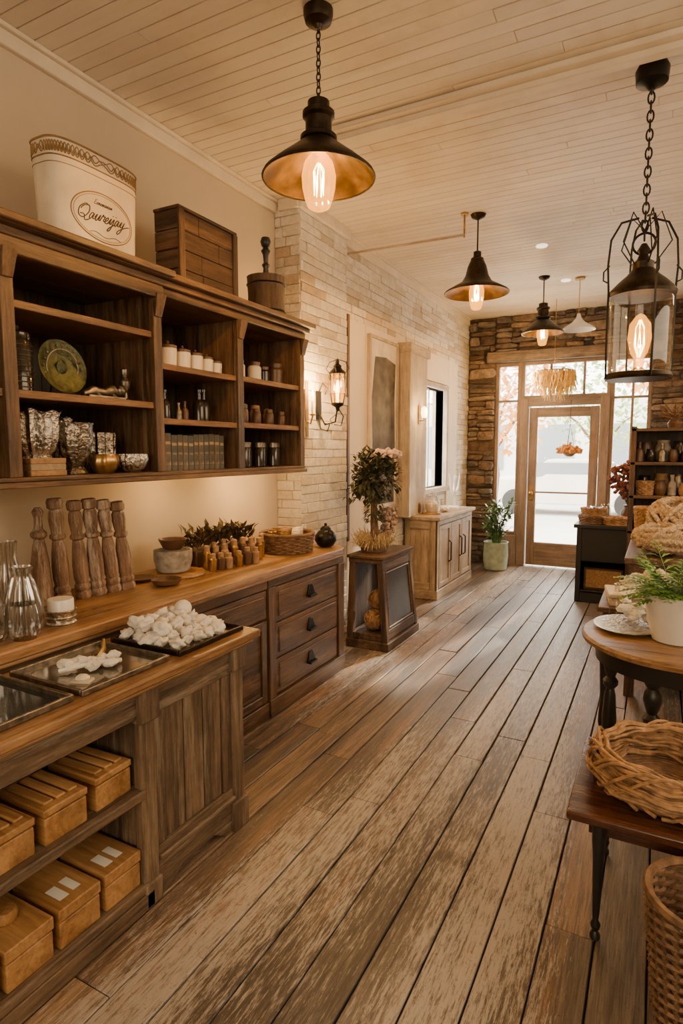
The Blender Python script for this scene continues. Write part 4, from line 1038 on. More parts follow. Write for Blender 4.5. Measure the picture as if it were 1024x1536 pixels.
# lantern sconce on pier
lx=-2.20; ly=4.10
e=T('wall_lantern','wrought iron wall lantern glowing on the brick pier','wall lamp',(PX,ly,1.95))
b=B(); b.box(PX+.004,PX+.02,ly-.03,ly+.03,1.84,2.06,2); b.tube([(PX+.01,ly,1.90),(PX+.07,ly,1.80),(lx-.02,ly,1.82),(lx,ly,1.93)],.007,8)
b.tube([(PX+.01,ly,1.86),(PX+.03,ly,1.77),(PX+.09,ly,1.75),(PX+.11,ly,1.80),(PX+.07,ly,1.81)],.005,6)
b.tube([(lx,ly,1.93),(lx+.05,ly,1.86),(lx+.03,ly,1.79),(lx-.03,ly,1.80)],.005,6)
b.tube([(lx-.01,ly,1.88),(lx-.05,ly-.03,1.84),(lx-.02,ly-.05,1.80)],.004,6); b.tube([(PX+.01,ly,2.04),(PX+.05,ly,2.12),(PX+.09,ly,2.08),(PX+.07,ly,2.03)],.005,6); P(b,'bracket',e,BLACK)
b=B(); c=(lx,ly,1.93)
b.lathe([(.010,-.03),(.018,0),(.045,.015),(.05,.03),(.042,.035)],c=c,mi=0); b.lathe([(.070,.25),(.066,.262),(.040,.285),(.030,.30),(.034,.31),(.010,.33),(.016,.345),(.0,.37)],c=c,mi=0,n=8)
for k in range(8):
    a=k*pi/4; b.tube([(c[0]+.045*math.cos(a),c[1]+.045*math.sin(a),c[2]+.02),(c[0]+.062*math.cos(a),c[1]+.062*math.sin(a),c[2]+.12),(c[0]+.058*math.cos(a),c[1]+.058*math.sin(a),c[2]+.26)],.0035,5)
    b.ring((c[0]+.058*math.cos(a),c[1]+.058*math.sin(a),c[2]+.225),.012,.002,4,10,axis='x' if k%4 in (0,) else 'y')
b.ring((c[0],c[1],c[2]+.10),.060,.003); b.ring((c[0],c[1],c[2]+.205),.060,.003)
for k in range(4):
    a=k*pi/2+.3; b.tube([(c[0]+.062*math.cos(a),c[1]+.062*math.sin(a),c[2]+.26),(c[0]+.090*math.cos(a),c[1]+.090*math.sin(a),c[2]+.29),(c[0]+.06*math.cos(a),c[1]+.06*math.sin(a),c[2]+.34),(c[0],c[1],c[2]+.36)],.003,5)
P(b,'cage',e,BLACK)
b=B(); b.lathe([(.036,.03),(.050,.12),(.050,.25)],c=c,mi=0,cap=False); P(b,'glass_shade',e,BULBG)
b=B(); b.lathe([(.010,.035),(.010,.08),(.016,.11),(.016,.16),(.003,.21)],c=c,mi=0,n=12); P(b,'bulb',e,CANDLE)
plight('wall_lantern_light',(lx+.095,ly-.02,2.10),11,AMB)
plight('wall_lantern_glow',(lx-.03,ly-.12,2.07),18,AMB)
# candle sconce
cy_=3.93
e=T('candle_sconce','slender brass candle sconce fixed to the brick','wall lamp',(PX,cy_,1.8)); c=(PX+.06,cy_,1.86)
b=B(); b.box(PX+.004,PX+.012,cy_-.02,cy_+.02,1.70,2.12,2); b.tube([(PX+.01,cy_,1.82),(PX+.04,cy_,1.80),(c[0],cy_,1.86)],.006,6); b.lathe([(.012,0),(.03,.012),(.024,.014)],c=c,mi=0); P(b,'bracket',e,BRASS)
b=B(); b.lathe([(.011,.013),(.011,.11),(.002,.115)],c=c,mi=0,n=12); P(b,'candle',e,CREAM)
b=B(); b.lathe([(.003,.115),(.014,.14),(.010,.17),(.001,.195)],c=c,mi=0,n=10); P(b,'flame',e,CANDLE)
plight('candle_light',(c[0]+.02,cy_-.03,2.07),15.0,AMB)
# small sconce on pilaster
e=T('wall_sconce','small brass wall sconce glowing on the pilaster','wall lamp',(WF+.14,6.15,1.9)); c=(WF+.20,6.15,1.95)
b=B(); b.box(WF+.142,WF+.152,6.12,6.18,1.88,2.08,2); b.tube([(WF+.15,6.15,1.92),(c[0],c[1],1.92),(c[0],c[1],1.95)],.006,6); P(b,'bracket',e,BRASS)
b=B(); b.lathe([(.02,0),(.035,.05),(.03,.10),(.01,.12)],c=c,mi=0,n=14); P(b,'bulb',e,CANDLE)
plight('sconce_light',(c[0]+.07,c[1],c[2]+.06),13,AMB)
# rod under ceiling
e=T('ceiling_rod','thin pale wooden rod hung just below the ceiling','rod',(-2.0,4.5,3.2))
b=B(); b.tube([(-2.44,4.64,3.24),(-1.42,4.72,3.26)],.010,8); P(b,'rod',e,PANW)
b=B(); b.tube([(-1.42,4.72,3.24),(-1.42,4.72,CZ)],.007,8); b.lathe([(.03,-.012),(.03,0)],c=(-1.42,4.72,CZ),mi=0); P(b,'hanger',e,BRASS)
# recessed lights
g='recessed ceiling lights'
for x,y in ((-1.02,5.75),(-.98,7.0)):
    b=B(); b.lathe([(.04,-.006),(.04,0)],mi=0,n=24); b.ring((0,0,-.005),.045,.006)
    o=S(b,'recessed_light',[RECESS],(0,0,0),'small round recessed ceiling light','ceiling light',group=g); place(o,(x,y,CZ-.001))

# ---------------------------------------------------------------- pendants
def chain(b,x,y,z0,z1,l=.035,r=.0028,w=.009):
    n=int((z1-z0)/(l*.72)); st=(z1-z0)/n
    for i in range(n):
        z=z0+st*(i+.5); pts=[]
        for k in range(12):
            a=2*pi*k/12; u=w*math.cos(a); v=l/2*math.sin(a)
            pts.append((x+u,y,z+v) if i%2 else (x,y+u,z+v))
        b.tube(pts,r,5,True)
def ribbed(b,prof,c,n=48,waves=16,amp=.035):
    rings=[]
    for r,z in prof:
        rings.append([b.bm.verts.new((c[0]+r*(1+amp*math.sin(waves*2*pi*i/n))*math.cos(2*pi*i/n),c[1]+r*(1+amp*math.sin(waves*2*pi*i/n))*math.sin(2*pi*i/n),c[2]+z)) for i in range(n)])
    for a,d in zip(rings,rings[1:]):
        for i in range(n): b.f([a[i],a[(i+1)%n],d[(i+1)%n],d[i]],0)
def pendant(x,y,zr,style,Rr,lab,use_chain,pw):
    e=T('pendant_lamp',lab,'pendant lamp',(x,y,zr),'industrial pendant lamps')
    if style=='cone':
        out=[(1.,0),(.985,.012),(.72,.065),(.45,.115),(.27,.15)]
        hs=[(.062,.14),(.078,.15),(.078,.165),(.056,.18),(.056,.235),(.068,.245),(.068,.262),(.046,.275),(.046,.305),(.018,.315)]
    else:
        out=[(1.,0),(.97,.012),(.74,.045),(.48,.08),(.36,.13),(.29,.20),(.20,.25)]
        hs=[(.05,.245),(.05,.26),(.03,.275),(.03,.31),(.012,.32)]
    b=B(); b.lathe([(r*Rr,z) for r,z in out],c=(x,y,zr),n=48,mi=0,cap=False); b.lathe([(r*Rr-.004,z-.003) for r,z in out],c=(x,y,zr),n=48,mi=1,cap=False); b.ring((x,y,zr),Rr-.002,.005,6,48,mi=0)
    P(b,'lamp_shade',e,[BRONZE,BRONZEIN],recalc=False)
    b=B(); b.lathe(hs,c=(x,y,zr),n=28,mi=0); P(b,'socket_housing',e,BRONZE)
    top=zr+hs[-1][1]
    b=B()
    if use_chain: chain(b,x,y,top-.005,CZ-.06)
    else: b.tube([(x,y,top-.01),(x,y,CZ-.03)],.006,8)
    P(b,'chain' if use_chain else 'rod',e,BLACK)
    b=B(); b.lathe([(.012,-.075),(.02,-.06),(.055,-.045),(.062,-.02),(.062,0)] if use_chain else [(.01,-.04),(.05,-.02),(.06,0)],c=(x,y,CZ-.001),mi=0,n=28); P(b,'canopy',e,BRONZE)
    s=1. if style=='cone' else .8
    if Rr<.23: s=.8
    b=B(); ribbed(b,[(.03*s,.10),(.060*s,.06),(.071*s,.01),(.068*s,-.04),(.058*s,-.085),(.046*s,-.118),(.03*s,-.128),(.004,-.13)],(x,y,zr)); P(b,'bulb_glass',e,BULBG)
    b=B()
    for k in range(6):
        a=k*pi/3; r1=.024*s
        b.tube([(x+.006*math.cos(a),y+.006*math.sin(a),zr+.06),(x+r1*math.cos(a+.2),y+r1*math.sin(a+.2),zr+.03),(x+r1*.8*math.cos(a+.5),y+r1*.8*math.sin(a+.5),zr-.07*s)],.0020*s,6)
    P(b,'filament',e,FIL)
    plight('pendant_light',(x,y,zr-.015),pw,rad=.006)
pendant(-1.342,2.333,2.755,'cone',.24,'aged bronze cone pendant lamp with glowing amber bulb',True,34)
pendant(-1.334,4.793,2.83,'bell',.25,'dark bronze bell pendant lamp with lit bulb',False,38)
pendant(-1.165,6.77,2.84,'cone',.215,'bronze cone pendant lamp near the shop window',False,45)
# white pendant
x,y,zr=-.835,6.98,2.88
e=T('pendant_lamp','small white ruffled glass pendant lamp','pendant lamp',(x,y,zr))
b=B(); b.lathe([(.175,0),(.17,.01),(.12,.045),(.07,.075),(.03,.12),(.015,.17)],c=(x,y,zr),n=32,mi=0,cap=False); P(b,'lamp_shade',e,WHITE)
b=B(); b.tube([(x,y,zr+.16),(x,y,CZ)],.004,6); b.lathe([(.05,-.02),(.05,0)],c=(x,y,CZ),mi=0); P(b,'cord',e,BRASS)
# straw chandelier
x,y,zr=-1.19,7.8,2.40
e=T('straw_chandelier','hanging bunch of golden dried straw','chandelier',(x,y,zr))
b=B(); b.ring((x,y,zr+.16),.24,.006); b.ring((x,y,zr+.20),.12,.006); b.tube([(x,y,zr+.2),(x,y,CZ)],.004,6)
for k in range(4): b.tube([(x+.24*math.cos(k*pi/2),y+.24*math.sin(k*pi/2),zr+.16),(x,y,zr+.32)],.003,5)
P(b,'hoop',e,BRASS)
b=B()
for i in range(330):
    a=R(0,6.28); r=.25*math.sqrt(R(.05,1)); l=R(.12,.36)*(1.25-r*2); px,py=x+r*math.cos(a),y+r*math.sin(a)
    b.tube([(px,py,zr+.17),(px+R(-.02,.02),py+R(-.02,.02),zr+.17-l*.5),(px+R(-.04,.04),py+R(-.04,.04),zr+.17-l)],[.004,.007,.003],4)
P(b,'straw',e,pm('gold_straw',(.82,.54,.15),.6,var=.25,scale=30))
plight('chandelier_light',(x-.32,y-.10,zr+.10),26,(1.,.62,.24))  # fill added beside the chandelier to warm the stone wall
# hanging flower basket near the door
x,y=-1.05,8.35
e=T('hanging_flower_basket','small hanging basket of dried orange flowers by the door','hanging basket',(x,y,1.50))
b=B(); b.lathe([(.03,0),(.06,.02),(.08,.05),(.07,.05),(.02,.02)],c=(x,y,1.52),mi=0); P(b,'bowl',e,WICKD)
b=B()
for i in range(150):
    a=R(0,6.28); q=.15*math.sqrt(R(0,1)); b.blob((x+q*math.cos(a),y+q*.5*math.sin(a),1.575+R(0,.13)*(1-q*4)),.022,(1,1,1),.4,4,1,0,i)
P(b,'flowers',e,DRYO)
b=B()
for k in range(3): b.tube([(x+.07*math.cos(k*2.1),y+.05*math.sin(k*2.1),1.56),(x,y,1.95)],.003,5)
b.tube([(x,y,1.95),(x,y,2.25)],.003,5); b.tube([(x,y,2.25),(x,YB-.03,2.25)],.004,5)
P(b,'hanger',e,BLACK)

# ---------------------------------------------------------------- large lantern
x,y=-.117,3.37
e=T('hanging_lantern','large black iron and glass lantern hung on a chain','lantern',(x,y,1.95))
c=(x,y,1.95)
b=B(); b.lathe([(.15,0),(.155,.012),(.148,.03),(.135,.034),(0,.02)],c=c,n=36,mi=0); P(b,'base',e,BRONZE)
b=B(); b.lathe([(.152,.40),(.156,.415),(.148,.43),(.11,.47),(.075,.50),(.05,.53),(.05,.56),(.03,.575),(.02,.60),(.03,.62),(.012,.65)],c=c,n=36,mi=0); P(b,'cap',e,BRONZE)
b=B(); b.lathe([(.140,.03),(.143,.06),(.143,.38),(.135,.41)],c=c,n=36,mi=0,cap=False); P(b,'glass_jar',e,JARG)
b=B()
for k in range(4):
    a=k*pi/2+.4; ca,sa=math.cos(a),math.sin(a)
    b.tube([(x+.155*ca,y+.155*sa,1.955),(x+.158*ca,y+.158*sa,2.2),(x+.158*ca,y+.158*sa,2.38),(x+.165*ca,y+.165*sa,2.50),(x+.155*ca,y+.155*sa,2.62),(x+.11*ca,y+.11*sa,2.70),(x+.03*ca,y+.03*sa,2.72)],.0055,6)
    b.tube([(x+.158*ca,y+.158*sa,2.50),(x+.185*ca,y+.185*sa,2.47),(x+.185*ca,y+.185*sa,2.43),(x+.165*ca,y+.165*sa,2.42)],.004,6)
for k in range(5):
    a=k*1.3; b.tube([(x+.05*math.cos(a),y+.05*math.sin(a),2.5),(x+.12*math.cos(a),y+.12*math.sin(a),2.60),(x+.07*math.cos(a),y+.07*math.sin(a),2.74),(x,y,2.66)],.0035,6)
b.ring((x,y,2.60),.05,.006,axis='y'); P(b,'frame',e,BLACK)
b=B(); chain(b,x,y,2.62,CZ-.09,l=.055,r=.0045,w=.014); P(b,'chain',e,BLACK)
b=B(); b.lathe([(.012,-.12),(.03,-.10),(.07,-.085),(.075,-.03),(.06,0)],c=(x,y,CZ-.001),n=28,mi=0); P(b,'canopy',e,BLACK)
b=B(); ribbed(b,[(.02,.06),(.02,.10),(.038,.13),(.054,.20),(.047,.27),(.02,.31),(.004,.32)],c,amp=.02); P(b,'bulb_glass',e,BULBG)
b=B(); b.lathe([(.03,.02),(.03,.05),(.02,.06)],c=c,mi=0)
P(b,'bulb_socket',e,BRASS)
b=B()
for k in range(6):
    a=k*2*pi/6; b.tube([(x+.005*math.cos(a),y+.005*math.sin(a),2.06),(x+.024*math.cos(a+.3),y+.024*math.sin(a+.3),2.12),(x+.022*math.cos(a+.6),y+.022*math.sin(a+.6),2.20),(x+.004*math.cos(a+1),y+.004*math.sin(a+1),2.24)],.0020,6)
P(b,'filament',e,FIL)
plight('lantern_light',(x,y,2.15),12,rad=.006)

# ---------------------------------------------------------------- right side furniture
# round side table
cx,cy=.12,3.06; TZ=.755
e=T('round_side_table','round wooden table with black turned legs','table',(cx,cy,0))
b=B(); b.lathe([(.40,TZ-.035),(.41,TZ-.03),(.415,TZ-.012),(.405,TZ),(0,TZ)],c=(cx,cy,0),n=56,mi=0); P(b,'table_top',e,TOPW[0])
b=B(); b.lathe([(.35,TZ-.12),(.355,TZ-.035)],c=(cx,cy,0),n=48,mi=0); P(b,'apron',e,BLACKP)
lp=[(.014,0),(.022,.02),(.028,.06),(.018,.09),(.02,.12),(.030,.16),(.034,.28),(.026,.40),(.018,.43),(.034,.45),(.036,.47),(.020,.49),(.030,.52),(.038,.55),(.034,.58),(.022,.60),(.036,.62),(.036,.66)]
for k in range(4):
    a=pi/4+k*pi/2+.45; b=B(); b.lathe(lp,c=(cx+.30*math.cos(a),cy+.30*math.sin(a),0),n=20,mi=0); P(b,'leg',e,BLACKP)
item('oval_plate',[(.09,0),(.12,.008),(.15,.018),(.145,.02),(.1,.012),(0,.010)],[SILVER],(-.10,3.12,TZ),'shallow white and silver dish','dish',sc=(1,1.2,1))
b=B()
for i in range(22): b.blob((R(-.08,.08),R(-.08,.08),.02+R(0,.05)),.028,(1,1.2,.7),.6,4,2,0,i)
o=S(b,'shell_cluster',[WHSTONE],(0,0,0),'cluster of small white shells on the dish','shell'); place(o,(-.05,3.24,TZ+.02))
pp=(.10,3.00,TZ)
e=T('potted_fern','bright green fern in a white ceramic pot','plant',pp)
b=B(); b.lathe([(.085,0),(.095,.006),(.115,.08),(.13,.17),(.135,.215),(.125,.215),(.118,.17),(0,.16)],c=pp,n=36,mi=0); P(b,'pot',e,WHITE)
b=B()
for i in range(54):
    a=R(0,6.28); ln=R(.16,.29); el=R(.4,1.25); N_=9
    dx,dy=math.cos(a),math.sin(a); pts=[]
    for k in range(N_+1):
        t=k/N_; h=ln*(math.sin(el)*t*1.3-.65*t*t*math.cos(el)); pts.append(Vector((pp[0]+dx*(.03+ln*t*.95*math.cos(el*.7)),pp[1]+dy*(.03+ln*t*.95*math.cos(el*.7)),pp[2]+.175+h)))
    b.tube(pts,.0016,4)
    for k in range(2,N_+1):
        sd=Vector((-dy,dx,0)); wv=.055*math.sin(pi*min(1,k/N_*.85+.1))+.012
        for sgn in (-1,1): b.leaf(pts[k],sd*sgn+(pts[k]-pts[k-1]).normalized()*.5,(0,0,1),wv,.022)
P(b,'fronds',e,LEAFB,recalc=False)
item('glass_bottle',[(.03,0),(.035,.005),(.035,.10),(.012,.13),(.012,.17),(.015,.172),(.010,.172),(.010,.13)],[JARG],(-.16,3.30,TZ),'small clear glass bottle on the table','bottle')
# low red-brown bench
e=T('low_bench_table','low polished red-brown wooden table on slim black legs','table',(.2,2.25,0))
b=B(); b.box(-.215,.75,1.97,2.56,.405,.435,0); P(b,'table_top',e,REDW,bevel=.008,seg=3)
b=B(); b.box(-.15,.70,2.03,2.05,.345,.405,0); b.box(-.15,-.13,2.05,2.50,.345,.405,1); b.box(-.13,.70,2.48,2.50,.345,.405,0); P(b,'apron',e,REDW,bevel=.003)
lq=[(.010,0),(.016,.006),(.016,.02),(.008,.032),(.014,.045),(.016,.055),(.009,.07),(.011,.09),(.018,.30),(.022,.345),(.022,.38),(.022,.404)]
for (x,y) in ((-.115,2.00),(-.12,2.47),(.68,2.00),(.68,2.47)):
    b=B(); b.lathe(lq,c=(x,y,0),n=16,mi=0); P(b,'leg',e,BLACKP)
# woven vine basket on bench
e=T('vine_basket','low round basket of loosely twisted brown vines','basket',(.075,2.27,.435)); c=(.075,2.27,.435)
b=B()
for k in range(40):
    t=R(0,1); rad=.195+.035*math.sin(t*pi)+R(-.016,.016); z0=.018+t*.115; pts=[]; ph=R(0,6.28); ph2=R(0,6.28); am=R(.006,.016)
    for i in range(44):
        a=2*pi*i/44; pts.append((c[0]+(rad+am*math.sin(3*a+ph)+.006*math.sin(11*a+ph2))*math.cos(a),c[1]+(rad+am*math.sin(3*a+ph))*math.sin(a),c[2]+max(.012,z0+am*math.cos(2*a+ph2)+.005*math.sin(9*a))))
    b.tube(pts,R(.004,.0085),6,True)
for k in range(18):
    a0=R(0,6.28); pts=[]
    for i in range(16):
        t=i/15; a=a0+t*1.8; pts.append((c[0]+(.232+.02*math.sin(t*pi*2))*math.cos(a),c[1]+(.232+.02*math.sin(t*pi*2))*math.sin(a),c[2]+.015+.13*(.5-.5*math.cos(t*pi*2))))
    b.tube(pts,.006,6)
P(b,'woven_wall',e,WICK)
b=B()
for k in range(11): b.ring((c[0],c[1],c[2]+.012),.02+k*.018,.009,6,28,wob=.003,wn=7,ph=k)
P(b,'base',e,WICKD)
# tall wicker basket in front of bench
c=(.18,1.80,.002)
b=B(); basket(b,c,.115,.152,.385,26,.008,26,.008); b.ring((c[0],c[1],c[2]+.388),.155,.013,6,30)
S(b,'tall_wicker_basket',[WICKD],c,'tall round woven wicker basket standing on the floor','basket')
# side table with paper box
e=T('side_table','dark wooden side table behind the round table','table',(.1,3.85,0))
b=B(); b.box(-.27,.5,3.58,4.08,.70,.73,0); b.box(-.24,.47,3.61,4.05,.62,.70,0); P(b,'table_top',e,DARKC,bevel=.006)
for (x,y) in ((-.22,3.63),(-.22,4.03),(.45,3.63),(.45,4.03)):
    b=B(); b.lathe([(.018,0),(.026,.05),(.02,.2),(.03,.4),(.022,.55),(.03,.62)],c=(x,y,0),n=16,mi=0); P(b,'leg',e,BLACKP)
b=B(); b.box(-.09,.09,-.12,.12,0,.06,0); b.box(-.1,.1,-.13,.13,.045,.07,0); o=S(b,'paper_box',[CLOTH],(0,0,0),'pale linen-covered box with lid','box',bevel=.006); place(o,(-.14,3.76,.73),.15)
b=B()
for i in range(12): b.blob((R(-.10,.10),R(-.10,.10),.04+R(0,.08)),.055,(1.2,1.1,.8),.5,3,3,0,i)
o=S(b,'crumpled_cloth',[CLOTH],(0,0,0),'crumpled cream linen cloth heap','cloth'); place(o,(-.02,3.93,.735))
b=B(); basket(b,(0,0,0),.09,.12,.12,9,.006,20,.005); o=S(b,'small_basket',[ROPE],(0,0,0),'small pale woven basket on the side table','basket'); place(o,(.17,3.72,.732))
# high counter with rope
e=T('display_table','dark wooden display table holding coiled rope','table',(.3,4.7,0))
b=B(); b.box(-.17,.75,4.18,5.2,.88,.92); b.box(-.14,.72,4.21,5.17,.78,.88); P(b,'table_top',e,DARKC,bevel=.006)
for (x,y) in ((-.11,4.24),(-.11,5.14),(.69,4.24),(.69,5.14)):
    b=B(); b.box(x-.03,x+.03,y-.03,y+.03,0,.78); P(b,'leg',e,DARKC,bevel=.004)
b=B(); b.box(-.11,.69,4.24,5.14,.2,.23); P(b,'lower_shelf',e,DARKC,bevel=.004)
g='knotted bundles of natural rope'
def ropeball(loc,rx,rz,loops,rr,lab,sd):
    b=B(); rs=random.Random(sd)
    for k in range(loops):
        M=Matrix.Rotation(rs.uniform(-.9,.9),3,'X')@Matrix.Rotation(rs.uniform(-.9,.9),3,'Y')@Matrix.Rotation(rs.uniform(0,6),3,'Z'); h=rs.uniform(-.55,.55); q=math.sqrt(1-h*h); lift=1+.07*(k%3)
        for st in range(3):
            pts=[]; m=90
            for i in range(m):
                a=2*pi*i/m; tw=20*a+st*2*pi/3; v=M@Vector((q*math.cos(a),q*math.sin(a),h)); off=rr*.58
                v=Vector((v.x*(rx*lift+off*math.cos(tw)),v.y*(rx*lift+off*math.cos(tw)),v.z*rz*lift+rz+rr*1.5+off*math.sin(tw))); v.z=max(v.z,rr*.6); pts.append(v)
            b.tube(pts,rr*.55,5,True)
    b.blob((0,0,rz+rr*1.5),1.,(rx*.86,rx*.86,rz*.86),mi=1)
    o=S(b,'rope_bundle',[ROPE,ROPED],(0,0,0),lab,'rope',group=g); place(o,loc); return o
ropeball((.04,4.42,.921),.150,.085,13,.018,'rounded knotted bundle of natural rope on the table',1)
ropeball((.10,4.82,.921),.145,.15,15,.019,'tall rounded knotted bundle of natural rope',2)
b=B(); basket(b,(0,0,0),.12,.15,.24,18,.008,24,.008); b.ring((0,0,.245),.153,.014)
o=S(b,'woven_basket',[WICK],(0,0,0),'woven basket beside the rope bundles','basket'); place(o,(-.055,5.09,.921),0,(.65,.55,1))
# slim standing shelf
e=T('standing_shelf','tall dark wooden shelf filled with rustic goods','shelf',(.05,5.75,0))
for x in (-.20,.30):
    b=B(); b.box(x-.02,x+.02,5.6,5.64,0,1.80); b.box(x-.02,x+.02,5.9,5.94,0,1.80); b.box(x-.008,x+.008,5.64,5.9,.3,1.76,2)
    P(b,'upright',e,CRATEW,bevel=.004)
for z in (.3,.9,1.20,1.48,1.76):
    b=B(); b.box(-.22,.32,5.6,5.94,z,z+.025); P(b,'shelf',e,CRATEW,bevel=.003)
b=B(); b.box(-.18,.28,5.925,5.935,.3,1.76); P(b,'back_panel',e,HBACK)
g='pots on the standing shelf'
pr=[(.03,0),(.045,.02),(.05,.08),(.035,.12),(.04,.14),(.034,.14),(.03,.12)]
mts=[BROWNC,STONEG,DKGLASS,CORK,PEWTER,BROWNC]
for zi,z in enumerate((1.505,1.225,.925)):
    for j in range(5):
        xx_=-.155+j*.085
        if zi==1 and j<2: continue
        item('shelf_pot',pr if (j+zi)%2 else botp,[mts[(j*2+zi)%6]],(xx_,5.70+.03*(j%2),z),'rustic dark pot on the standing shelf','pot',group=g,sc=R(.75,1.0) if (j+zi)%2 else R(.95,1.25))
    for j in range(3):
        item('shelf_pot',pr,[mts[(j+zi*2)%6]],(-.11+j*.13,5.85,z),'rustic dark pot on the standing shelf','pot',group=g,sc=R(1.1,1.35))
b=B(); basket(b,(0,0,0),.06,.07,.12,9,.006,18,.005); o=S(b,'small_basket',[WICK],(0,0,0),'small wicker basket on the standing shelf','basket'); place(o,(-.10,5.71,1.226))
b=B()
for i in range(90):
    a=R(0,6.28); b.tube([(0,0,0.01),(R(-.04,.04),R(-.04,.04),.08),(.12*math.cos(a),.09*math.sin(a),R(.08,.20))],[.003,.003,.006],4)
b.lathe([(.05,0),(.06,.04),(.04,.07)],mi=1)
o=S(b,'dried_bouquet',[WICKD,BROWNC],(0,0,0),'bunch of dried brown flowers on top of the shelf','plant'); place(o,(.10,5.75,1.786))
# black display cabinet
e=T('black_display_cabinet','black open-fronted cabinet with tray goods on top','cabinet',(-.46,7.0,0))
x0,x1,y0,y1=-.74,-.18,6.72,7.3
b=B(); b.box(x0,x0+.05,y0,y1,0,.79); b.box(x1-.05,x1,y0,y1,0,.79); b.box(x0,x1,y1-.02,y1,0,.79); b.box(x0+.05,x1-.05,y0,y0+.04,0,.12); b.box(x0+.05,x1-.05,y0,y0+.04,.44,.79); b.box(x0+.05,x1-.05,y0,y1,.10,.13); P(b,'cabinet_body',e,BLACKP,bevel=.005)
b=B(); b.box(x0-.03,x1+.03,y0-.03,y1+.03,.79,.83); P(b,'top',e,BLACKP,bevel=.006)
b=B(); b.box(-.66,-.28,6.80,7.15,.131,.36,0); b.box(-.64,-.30,6.797,6.80,.15,.34,1); o=S(b,'storage_crate',[CRATEW[0],CORK],(-.46,7.,.13),'brown wooden crate stored inside the black cabinet','crate',bevel=.005)
for i,(x_,y_,z,r,lab) in enumerate(((-.60,6.90,.832,.13,'shallow wicker tray of dried goods'),(-.60,6.91,.915,.11,'smaller wicker tray stacked on another'),(-.36,6.86,.832,.13,'round wicker tray of dried pods'))):
    b=B(); basket(b,(0,0,0),r,r*1.15,.08,6,.007,24,.006,sy=.8)
    for k in range(30): b.blob((R(-r*.7,r*.7),R(-r*.5,r*.5),.055+R(0,.02)),.028,(1,1,.8),.5,4,1,1,k)
    o=S(b,'wicker_tray',[WICK if i else WICKD,[STONEG,BROWNC,CORK][i]],(0,0,0),lab,'tray',group='wicker trays on the black cabinet'); place(o,(x_,y_,z))
item('glass_jar',[(.05,0),(.055,.01),(.055,.14),(.04,.17),(.045,.19),(.04,.19),(.035,.17),(.05,.14)],[CRYS],(-.50,7.12,.83),'tall clear glass jar on the black cabinet','jar')
item('wooden_bowl',[(.04,0),(.09,.03),(.11,.07),(.10,.07),(.08,.035),(0,.02)],[CRATEW[0]],(-.66,7.14,.83),'dark wooden bowl on the black cabinet','bowl')
e=T('dried_flower_vase','dark dried flowers in a small brown vase','plant',(-.28,7.10,.83)); c=(-.28,7.10,.83)
b=B(); b.lathe([(.05,0),(.07,.05),(.065,.12),(.035,.17),(.04,.19)],c=c,mi=0); P(b,'vase',e,BROWNC)
b=B()
for i in range(26):
    a=R(0,6.28); q=R(.03,.15); b.tube([(c[0],c[1],c[2]+.18),(c[0]+q*.5*math.cos(a),c[1]+q*.5*math.sin(a),c[2]+.32),(c[0]+q*math.cos(a),c[1]+q*math.sin(a),c[2]+R(.38,.62))],.003,4)
P(b,'stems',e,BARK)
b=B()
for i in range(420):
    d=Vector((R(-1,1),R(-1,1),R(-1,1)))
    if d.length>1 or d.length<.35: continue
    b.blob((c[0]+d.x*.21,c[1]+d.y*.15,c[2]+.46+d.z*.20),.024,(1,1,1),.5,5,1,0,i)
P(b,'flower_heads',e,DRYR)
pc=(-1.90,8.05,0)
e=T('potted_floor_plant','leafy plant in a pale green glazed pot on the floor','plant',pc)
b=B(); b.lathe([(.13,0),(.15,.02),(.165,.20),(.155,.36),(.165,.38),(.15,.38),(.14,.34),(0,.33)],c=pc,n=28,mi=0); P(b,'pot',e,POTG)
b=B()
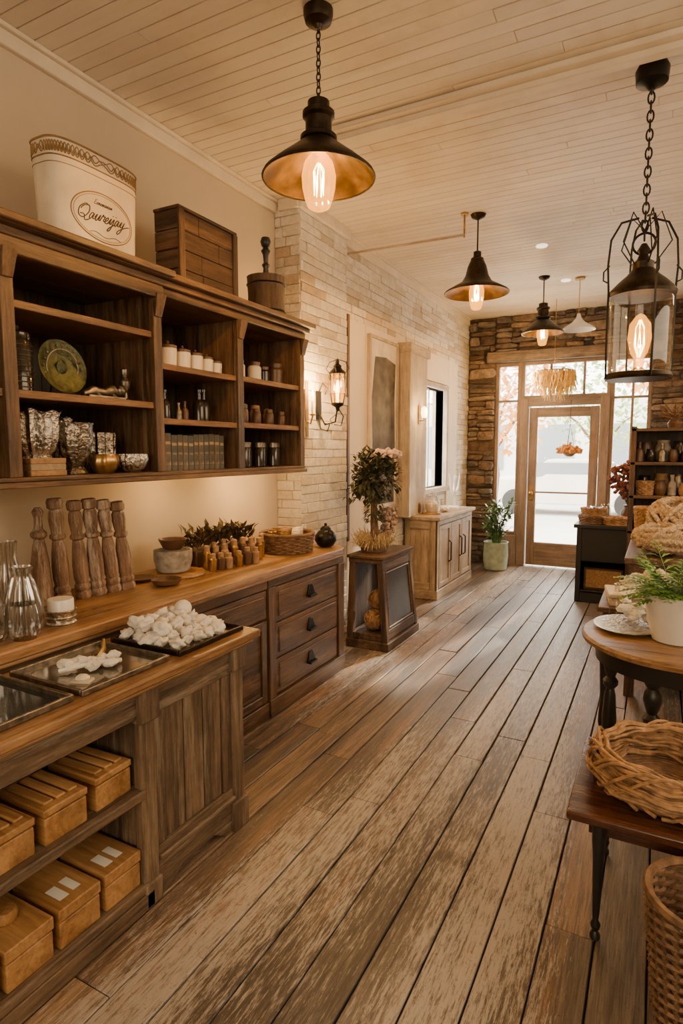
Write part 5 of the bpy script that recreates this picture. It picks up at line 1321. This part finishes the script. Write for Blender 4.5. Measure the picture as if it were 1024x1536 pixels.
for i in range(38):
    a=R(0,6.28); q=R(.06,.24); h=R(.25,.62); pts=[(pc[0]+.04*math.cos(a),pc[1]+.04*math.sin(a),.33),(pc[0]+q*.5*math.cos(a),pc[1]+q*.5*math.sin(a),.33+h*.6),(pc[0]+q*math.cos(a),min(pc[1]+q*math.sin(a),8.38),.33+h)]
    b.tube(pts,[.005,.004,.002],4)
    for k in range(9):
        t=R(.3,1); p=Vector(pts[1]).lerp(Vector(pts[2]),t) if t>.5 else Vector(pts[0]).lerp(Vector(pts[1]),t*2); b.leaf(p,(R(-1,1),R(-1,.6),R(-.3,1)),(0,0,1),R(.06,.12),.045)
P(b,'foliage',e,LEAF,recalc=False)

# ---------------------------------------------------------------- lights / world / camera
w=bpy.data.worlds.new('world'); SC.world=w; w.use_nodes=True; nt=w.node_tree
bg=nt.nodes['Background']; bg.inputs[0].default_value=(1.,.95,.86,1); bg.inputs[1].default_value=13.
def area(name,loc,rot,sx,sy,power,col,portal=False):
    l=bpy.data.lights.new(name,'AREA'); l.shape='RECTANGLE'; l.size=sx; l.size_y=sy; l.energy=power; l.color=col
    if portal: l.cycles.is_portal=True
    o=bpy.data.objects.new(name,l); o.location=loc; o.rotation_euler=rot; COL.objects.link(o); return o
area('window_portal',(-1.1,YB+.18,1.5),(math.radians(-90),0,0),2.0,2.7,1,(1,1,1),True)
area('front_fill',(.6,-2.3,2.1),(math.radians(82),0,math.radians(8)),3.0,1.6,98,(1.,.79,.53))  # unseen fill lamp added behind the camera to brighten the room
area('side_fill',(2.4,3.0,2.6),(math.radians(62),0,math.radians(90)),3.4,1.0,70,(1.,.79,.53))  # unseen warm fill added from the right, no fixture modelled
area('ceiling_light',(1.5,5.6,3.3),(0,math.radians(-12),0),1.0,3.,60,(1.,.74,.45))  # extra unseen fill added overhead on the right
plight('shelf_puck_light',(-2.35,3.25,1.42),8.,AMB,.02)
plight('shelf_puck_light',(-2.35,2.55,1.42),4.,AMB,.02)
s=bpy.data.lights.new('sun','SUN'); s.energy=9; s.color=(1,.86,.66); s.angle=.03
o=bpy.data.objects.new('sun',s); o.rotation_euler=(math.radians(-62),0,math.radians(-14)); COL.objects.link(o)

cam=bpy.data.cameras.new('camera'); cam.sensor_fit='VERTICAL'; cam.sensor_height=36; cam.lens=900/1536*36; cam.clip_start=.05
co=bpy.data.objects.new('camera',cam); co.location=(0,0,1.6); co.rotation_euler=(math.radians(90-5.84),0,math.radians(27.85)); COL.objects.link(co)
SC.camera=co
